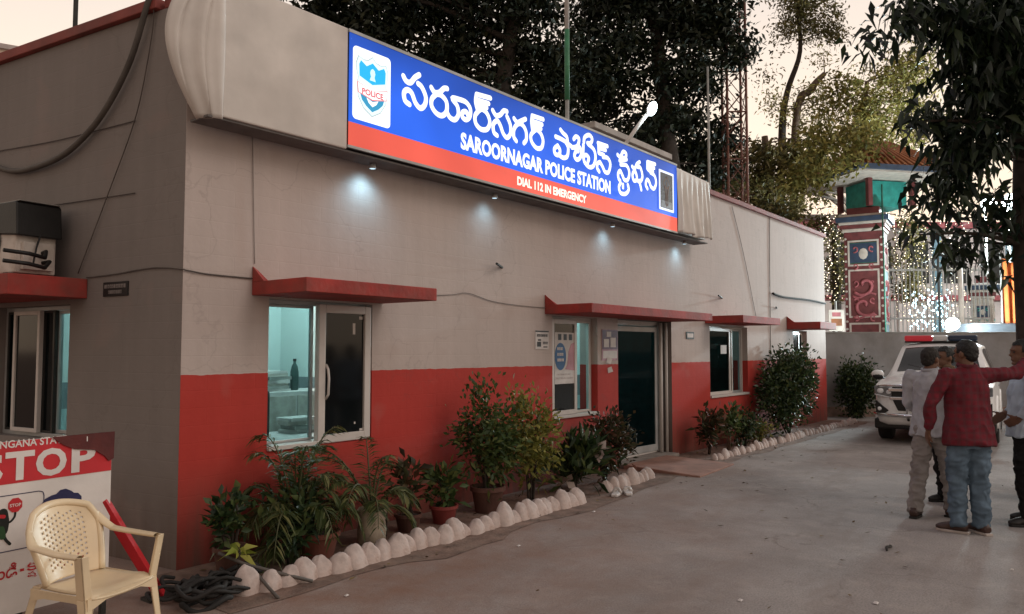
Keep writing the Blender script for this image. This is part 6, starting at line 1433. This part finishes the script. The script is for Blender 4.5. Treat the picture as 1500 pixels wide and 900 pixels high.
def hand(b_, wrist, d, palm_n, s_, curl=.5):
    """palm with five bent fingers; d points along the hand, palm_n out of the palm, s_ the thumb side"""
    d = d.normalized(); side = d.cross(palm_n).normalized() * s_; pn = side.cross(d).normalized() * s_
    c = wrist + d * .05
    for q in np.linspace(-.028, .028, 4): b_.tube([wrist + side * q * .7, wrist + d * .045 + side * q, wrist + d * .09 + side * q * 1.05], [.014, .016, .013], 6)
    for k, (q, ln) in enumerate(((-.030, .066), (-.010, .078), (.010, .082), (.030, .075))):
        p_ = wrist + d * .088 + side * q; v = d.copy(); pts = [p_ - d * .02, p_]
        for j in range(3):
            v = (v + pn * curl * (.55 + .2 * j)).normalized(); p_ = p_ + v * ln * (.46, .31, .23)[j]; pts.append(p_.copy())
        b_.tube(pts, [.010, .010, .009, .0085, .007], 6)
    p_ = wrist + d * .03 + side * .03; v = (d * .6 + side * .8).normalized(); pts = [wrist + d * .02, p_]
    for j in range(2): p_ = p_ + v * .034; pts.append(p_.copy()); v = (v + d * .5 + pn * curl * .6).normalized()
    b_.tube(pts, [.014, .013, .011, .009], 6)
def person(label, loc, rz, arms, feet, shirt_m, trouser_m, shoe_m, hair_m, H=1.68, hem=.80, head_yaw=0, collar=True, seed=1, bulk=1.0, cap=None, sleeve_len=1.0, hair_back=.012, sole_m=None, head_fwd=.02):
    t_ = thing('person', label, 'person', loc, rz); k = H / 1.68
    t_.scale = (k, k, k)
    V = lambda *q: Vector(q)
    hips = [V(-.085, 0, .88), V(.085, 0, .88)]
    b = MB()
    # trunk, neck and head as overlapping tapered volumes, fused into one skin
    b.tube([V(0, -.01, .80), V(0, 0, .92), V(0, .0, 1.06), V(0, .0, 1.22), V(0, -.01, 1.36), V(0, -.01, 1.43)], [.09, .105, .095, .105, .085, .05], 16, squash=1.5)
    hc = V(0, head_fwd, 1.565)
    b.tube([V(0, -.015, 1.38), V(0, 0, 1.46), V(0, .012, 1.52)], [.062, .056, .058], 12)
    Mh = Matrix.Translation(hc) @ Matrix.Rotation(R(head_yaw), 4, 'Z')
    b.ball((0, -.008, .02), (.074, .094, .097), 20, M=Mh); b.ball((0, .022, -.045), (.056, .066, .070), 16, M=Mh)
    b.tube([Mh @ V(0, .078, .012), Mh @ V(0, .096, -.018), Mh @ V(0, .106, -.03)], [.011, .013, .015], 8); b.tube([Mh @ V(-.045, .075, .028), Mh @ V(0, .088, .024), Mh @ V(.045, .075, .028)], .010, 6)
    b.tube([Mh @ V(-.022, .080, -.066), Mh @ V(0, .089, -.064), Mh @ V(.022, .080, -.066)], .0085, 6); b.ball((0, .068, -.100), (.026, .022, .018), 10, M=Mh)
    for s_ in (-1, 1): b.ball((s_ * .077, -.012, -.008), (.010, .020, .032), 8, M=Mh)
    sh = []
    for s_, key in ((-1, 'L'), (1, 'R')):
        S = V(s_ * .185, -.01, 1.385); E_ = V(*arms[key][0]); W_ = V(*arms[key][1]); sh.append((S, E_, W_))
        b.tube([S, S.lerp(E_, .5), E_], [.056, .047, .038], 12); b.tube([E_, E_.lerp(W_, .4), W_], [.040, .037, .026], 12)
        hand(b, W_, V(*arms[key][2]) if len(arms[key]) > 2 else (W_ - E_), V(*(arms[key][3] if len(arms[key]) > 3 else (-s_, 0, 0))), 1 if len(arms[key]) < 5 else arms[key][4], arms[key][5] if len(arms[key]) > 5 else .4)
    kn = []
    for i, s_ in enumerate((-1, 1)):
        A = V(*feet[i][0]); Kn = (hips[i] + A) / 2 + V(0, .03, .02); kn.append((Kn, A))
        b.tube([hips[i] + V(0, 0, .02), hips[i].lerp(Kn, .5), Kn], [.088, .074, .055], 12); b.tube([Kn, Kn.lerp(A, .35), A], [.054, .052, .034], 12)
        fa = feet[i][1]; fd = V(-math.sin(R(fa)), math.cos(R(fa)), 0)
        b.tube([A + V(0, 0, .01), A + fd * .06 - V(0, 0, .035), A + fd * .15 - V(0, 0, .05)], [.036, .038, .028], 8)
    link('body', remesh(b, .0075, 3), t_).data.materials.append(M['skin'])
    # eyes
    for s_ in (-1, 1):
        e_ = MB(); e_.ball((s_ * .031, .079, .006), (.012, .008, .007), 8, M=Mh); o = e_.build('eye', M['ink'], t_, smooth=True)
    # hair cap
    h = MB(); h.ball((0, -.014, .034), (.081, .099, .094), 22, M=Mh); h.ball((0, -.055, -.012), (.066, .055, .062), 14, M=Mh)
    hm = remesh(h, .009, 2, .007, 40, seed)
    cut = [f for f in hm.polygons]
    import bmesh
    bm = bmesh.new(); bm.from_mesh(hm); inv = Mh.inverted()
    kill = [v for v in bm.verts if (inv @ v.co).y > .035 and (inv @ v.co).z < .062 - .25 * max(0, (inv @ v.co).y - .07) or ((inv @ v.co).y > .004 and (inv @ v.co).z < .0)]
    bmesh.ops.delete(bm, geom=kill, context='VERTS'); bm.to_mesh(hm); bm.free()
    link('hair', hm, t_).data.materials.append(hair_m)
    if cap:
        c_ = MB(); c_.lathe([(.088, .045), (.092, .085), (.112, .125), (.105, .142), (.001, .15)], 22, (0, -.005, 0), M=Mh, cap=False); cpo = c_.build('cap', cap, t_, smooth=True)
        c_ = MB(); c_.prism([(-.075, .05), (-.06, .12), (0, .15), (.06, .12), (.075, .05)], .052, .058, 'xy', M=Mh); c_.build('peak', M['ink'], cpo)
    # shirt
    w = bulk; c = MB()
    c.tube([V(0, 0, hem), V(0, 0, hem + .08), V(0, .005, 1.04), V(0, .005, 1.20), V(0, -.01, 1.34), V(0, -.012, 1.415), V(0, -.01, 1.455)], [.150 * w, .150 * w, .131 * w, .126 * w, .108, .080, .058], 20, squash=1.46)
    for (S, E_, W_) in sh:
        c.ball(tuple(S), (.072, .070, .066), 12)
        end = E_.lerp(W_, .9 * sleeve_len) if sleeve_len > .3 else S.lerp(E_, .85)
        if sleeve_len > .3: c.tube([V(S.x * .6, S.y, S.z - .02), S, S.lerp(E_, .55), E_], [.075, .072, .062, .056], 12); c.ball(tuple(E_), .057, 10); c.tube([E_, E_.lerp(end, .5), end], [.056, .052, .042], 12)
        else: c.tube([V(S.x * .6, S.y, S.z - .02), S, end], [.075, .072, .066], 12)
    link('shirt', remesh(c, .010, 2, .019, 8, seed, (1, 1, .6)), t_).data.materials.append(shirt_m)
    if collar:
        c = MB(); c.tube([(.070 * math.cos(q), -.006 + .066 * math.sin(q), 1.462 + .012 * math.sin(q)) for q in np.linspace(-4.5, 1.36, 22)], .015, 8, squash=1.5); c.build('collar', shirt_m, t_, smooth=True)
    # trousers
    c = MB(); c.tube([V(0, 0, .74), V(0, 0, .86), V(0, 0, .99)], [.092, .103, .092], 18, squash=1.38)
    for i, s_ in enumerate((-1, 1)):
        Kn, A = kn[i]
        c.tube([hips[i] + V(0, 0, .04), hips[i].lerp(Kn, .45), Kn, Kn.lerp(A, .5), A + V(0, .005, -.02)], [.096, .093, .082, .074, .070], 14)
    link('trousers', remesh(c, .010, 2, .022, 8, seed + 3, (1, 1, 1.5)), t_).data.materials.append(trouser_m)
    for i in (0, 1):
        A = kn[i][1]; fa = feet[i][1]; Mf = Matrix.Translation((A.x, A.y, 0)) @ Matrix.Rotation(R(fa), 4, 'Z')
        c = MB(); c.tube([(0, -.075, .045), (0, -.03, .052), (0, .06, .05), (0, .13, .038), (0, .18, .030)], [.036, .044, .043, .036, .022], 12, M=Mf); c.tube([(0, -.02, .06), (0, -.02, .105)], [.045, .043], 12, M=Mf); c.ball((0, .12, .034), (.046, .07, .03), 12, M=Mf)
        so_ = link('shoe', remesh(c, .009, 3), t_); so_.data.materials.append(shoe_m)
        c = MB(); c.prism([(-.034, -.090), (.034, -.090), (.042, 0), (.047, .10), (.030, .17), (0, .185), (-.030, .17), (-.047, .10), (-.042, 0)], .0, .022, 'xy', M=Mf); c.build('sole', sole_m or M['black'], so_, bevel=.005)
    return t_
def gpt(px, py):
    v = np.array(at(px, py, 1.0)) - CAM; q = CAM + v * ((0 - CAM[2]) / v[2]); return (q[0], q[1], 0)
C_grey = cloth_mat('grey_blue_shirt', (0.40, 0.40, 0.43)); C_greyt = cloth_mat('grey_trousers', (0.25, 0.225, 0.215)); C_red = cloth_mat('red_checked_shirt', (0.150, 0.020, 0.030), .35, (0.10, 0.035, 0.042)); C_jean = cloth_mat('faded_jeans', (0.095, 0.135, 0.18), .35)
C_blue = cloth_mat('pale_blue_shirt', (0.44, 0.52, 0.60)); C_black = cloth_mat('black_trousers', (0.013, 0.012, 0.012)); C_khaki = cloth_mat('khaki_shirt', (0.16, 0.11, 0.07))
person('man in gray shirt and gray trousers standing left of the man in red', gpt(1369, 757), R(-104),
       {'L': ((-.25, .03, 1.11), (-.17, .24, .98), (.3, .8, -.2), (.6, 0, -.4), -1), 'R': ((.25, .02, 1.11), (.14, .25, 1.0), (-.3, .8, -.1), (-.6, 0, -.4), 1)},
       [((-.10, -.20, .08), 12), ((.11, .14, .08), -8)], C_grey, C_greyt, M['shoe_brown'], M['greyhair'], 1.63, .80, -10, True, 1, .95)
person('man in dark red checked shirt and faded jeans gesturing with one raised arm', gpt(1424, 782), R(-56),
       {'L': ((-.32, .00, 1.12), (-.30, .10, .88)), 'R': ((.44, .04, 1.39), (.63, .12, 1.53), (.5, .2, .8), (-.3, .6, 0), 1, .25)},
       [((-.10, .03, .08), 48), ((.08, -.01, .08), 12)], C_red, C_jean, M['shoe_brown'], M['hair'], 1.69, .77, 30, True, 2, 1.0, sole_m=M['sole'])
person('man in pale blue shirt and black trousers at the right edge near the tree', gpt(1509, 768), R(12),
       {'L': ((-.35, -.04, 1.15), (-.20, .08, .97), (.5, .6, -.4), (.8, 0, 0), -1), 'R': ((.27, -.05, 1.12), (.20, .15, .98))},
       [((-.13, .02, .08), 22), ((.12, -.04, .08), -12)], C_blue, C_black, M['shoe_black'], M['hair'], 1.70, .80, 20, True, 3, 1.08)
person('man mostly hidden behind the two others, dark trousers, face in profile', gpt(1392, 738), R(50),
       {'L': ((-.25, .0, 1.10), (-.22, .14, .88)), 'R': ((.25, .0, 1.10), (.22, .14, .88))},
       [((-.09, .0, .08), 15), ((.10, -.03, .08), -15)], C_khaki, C_black, M['shoe_black'], M['hair'], 1.64, .86, 0, True, 4, 1.0)
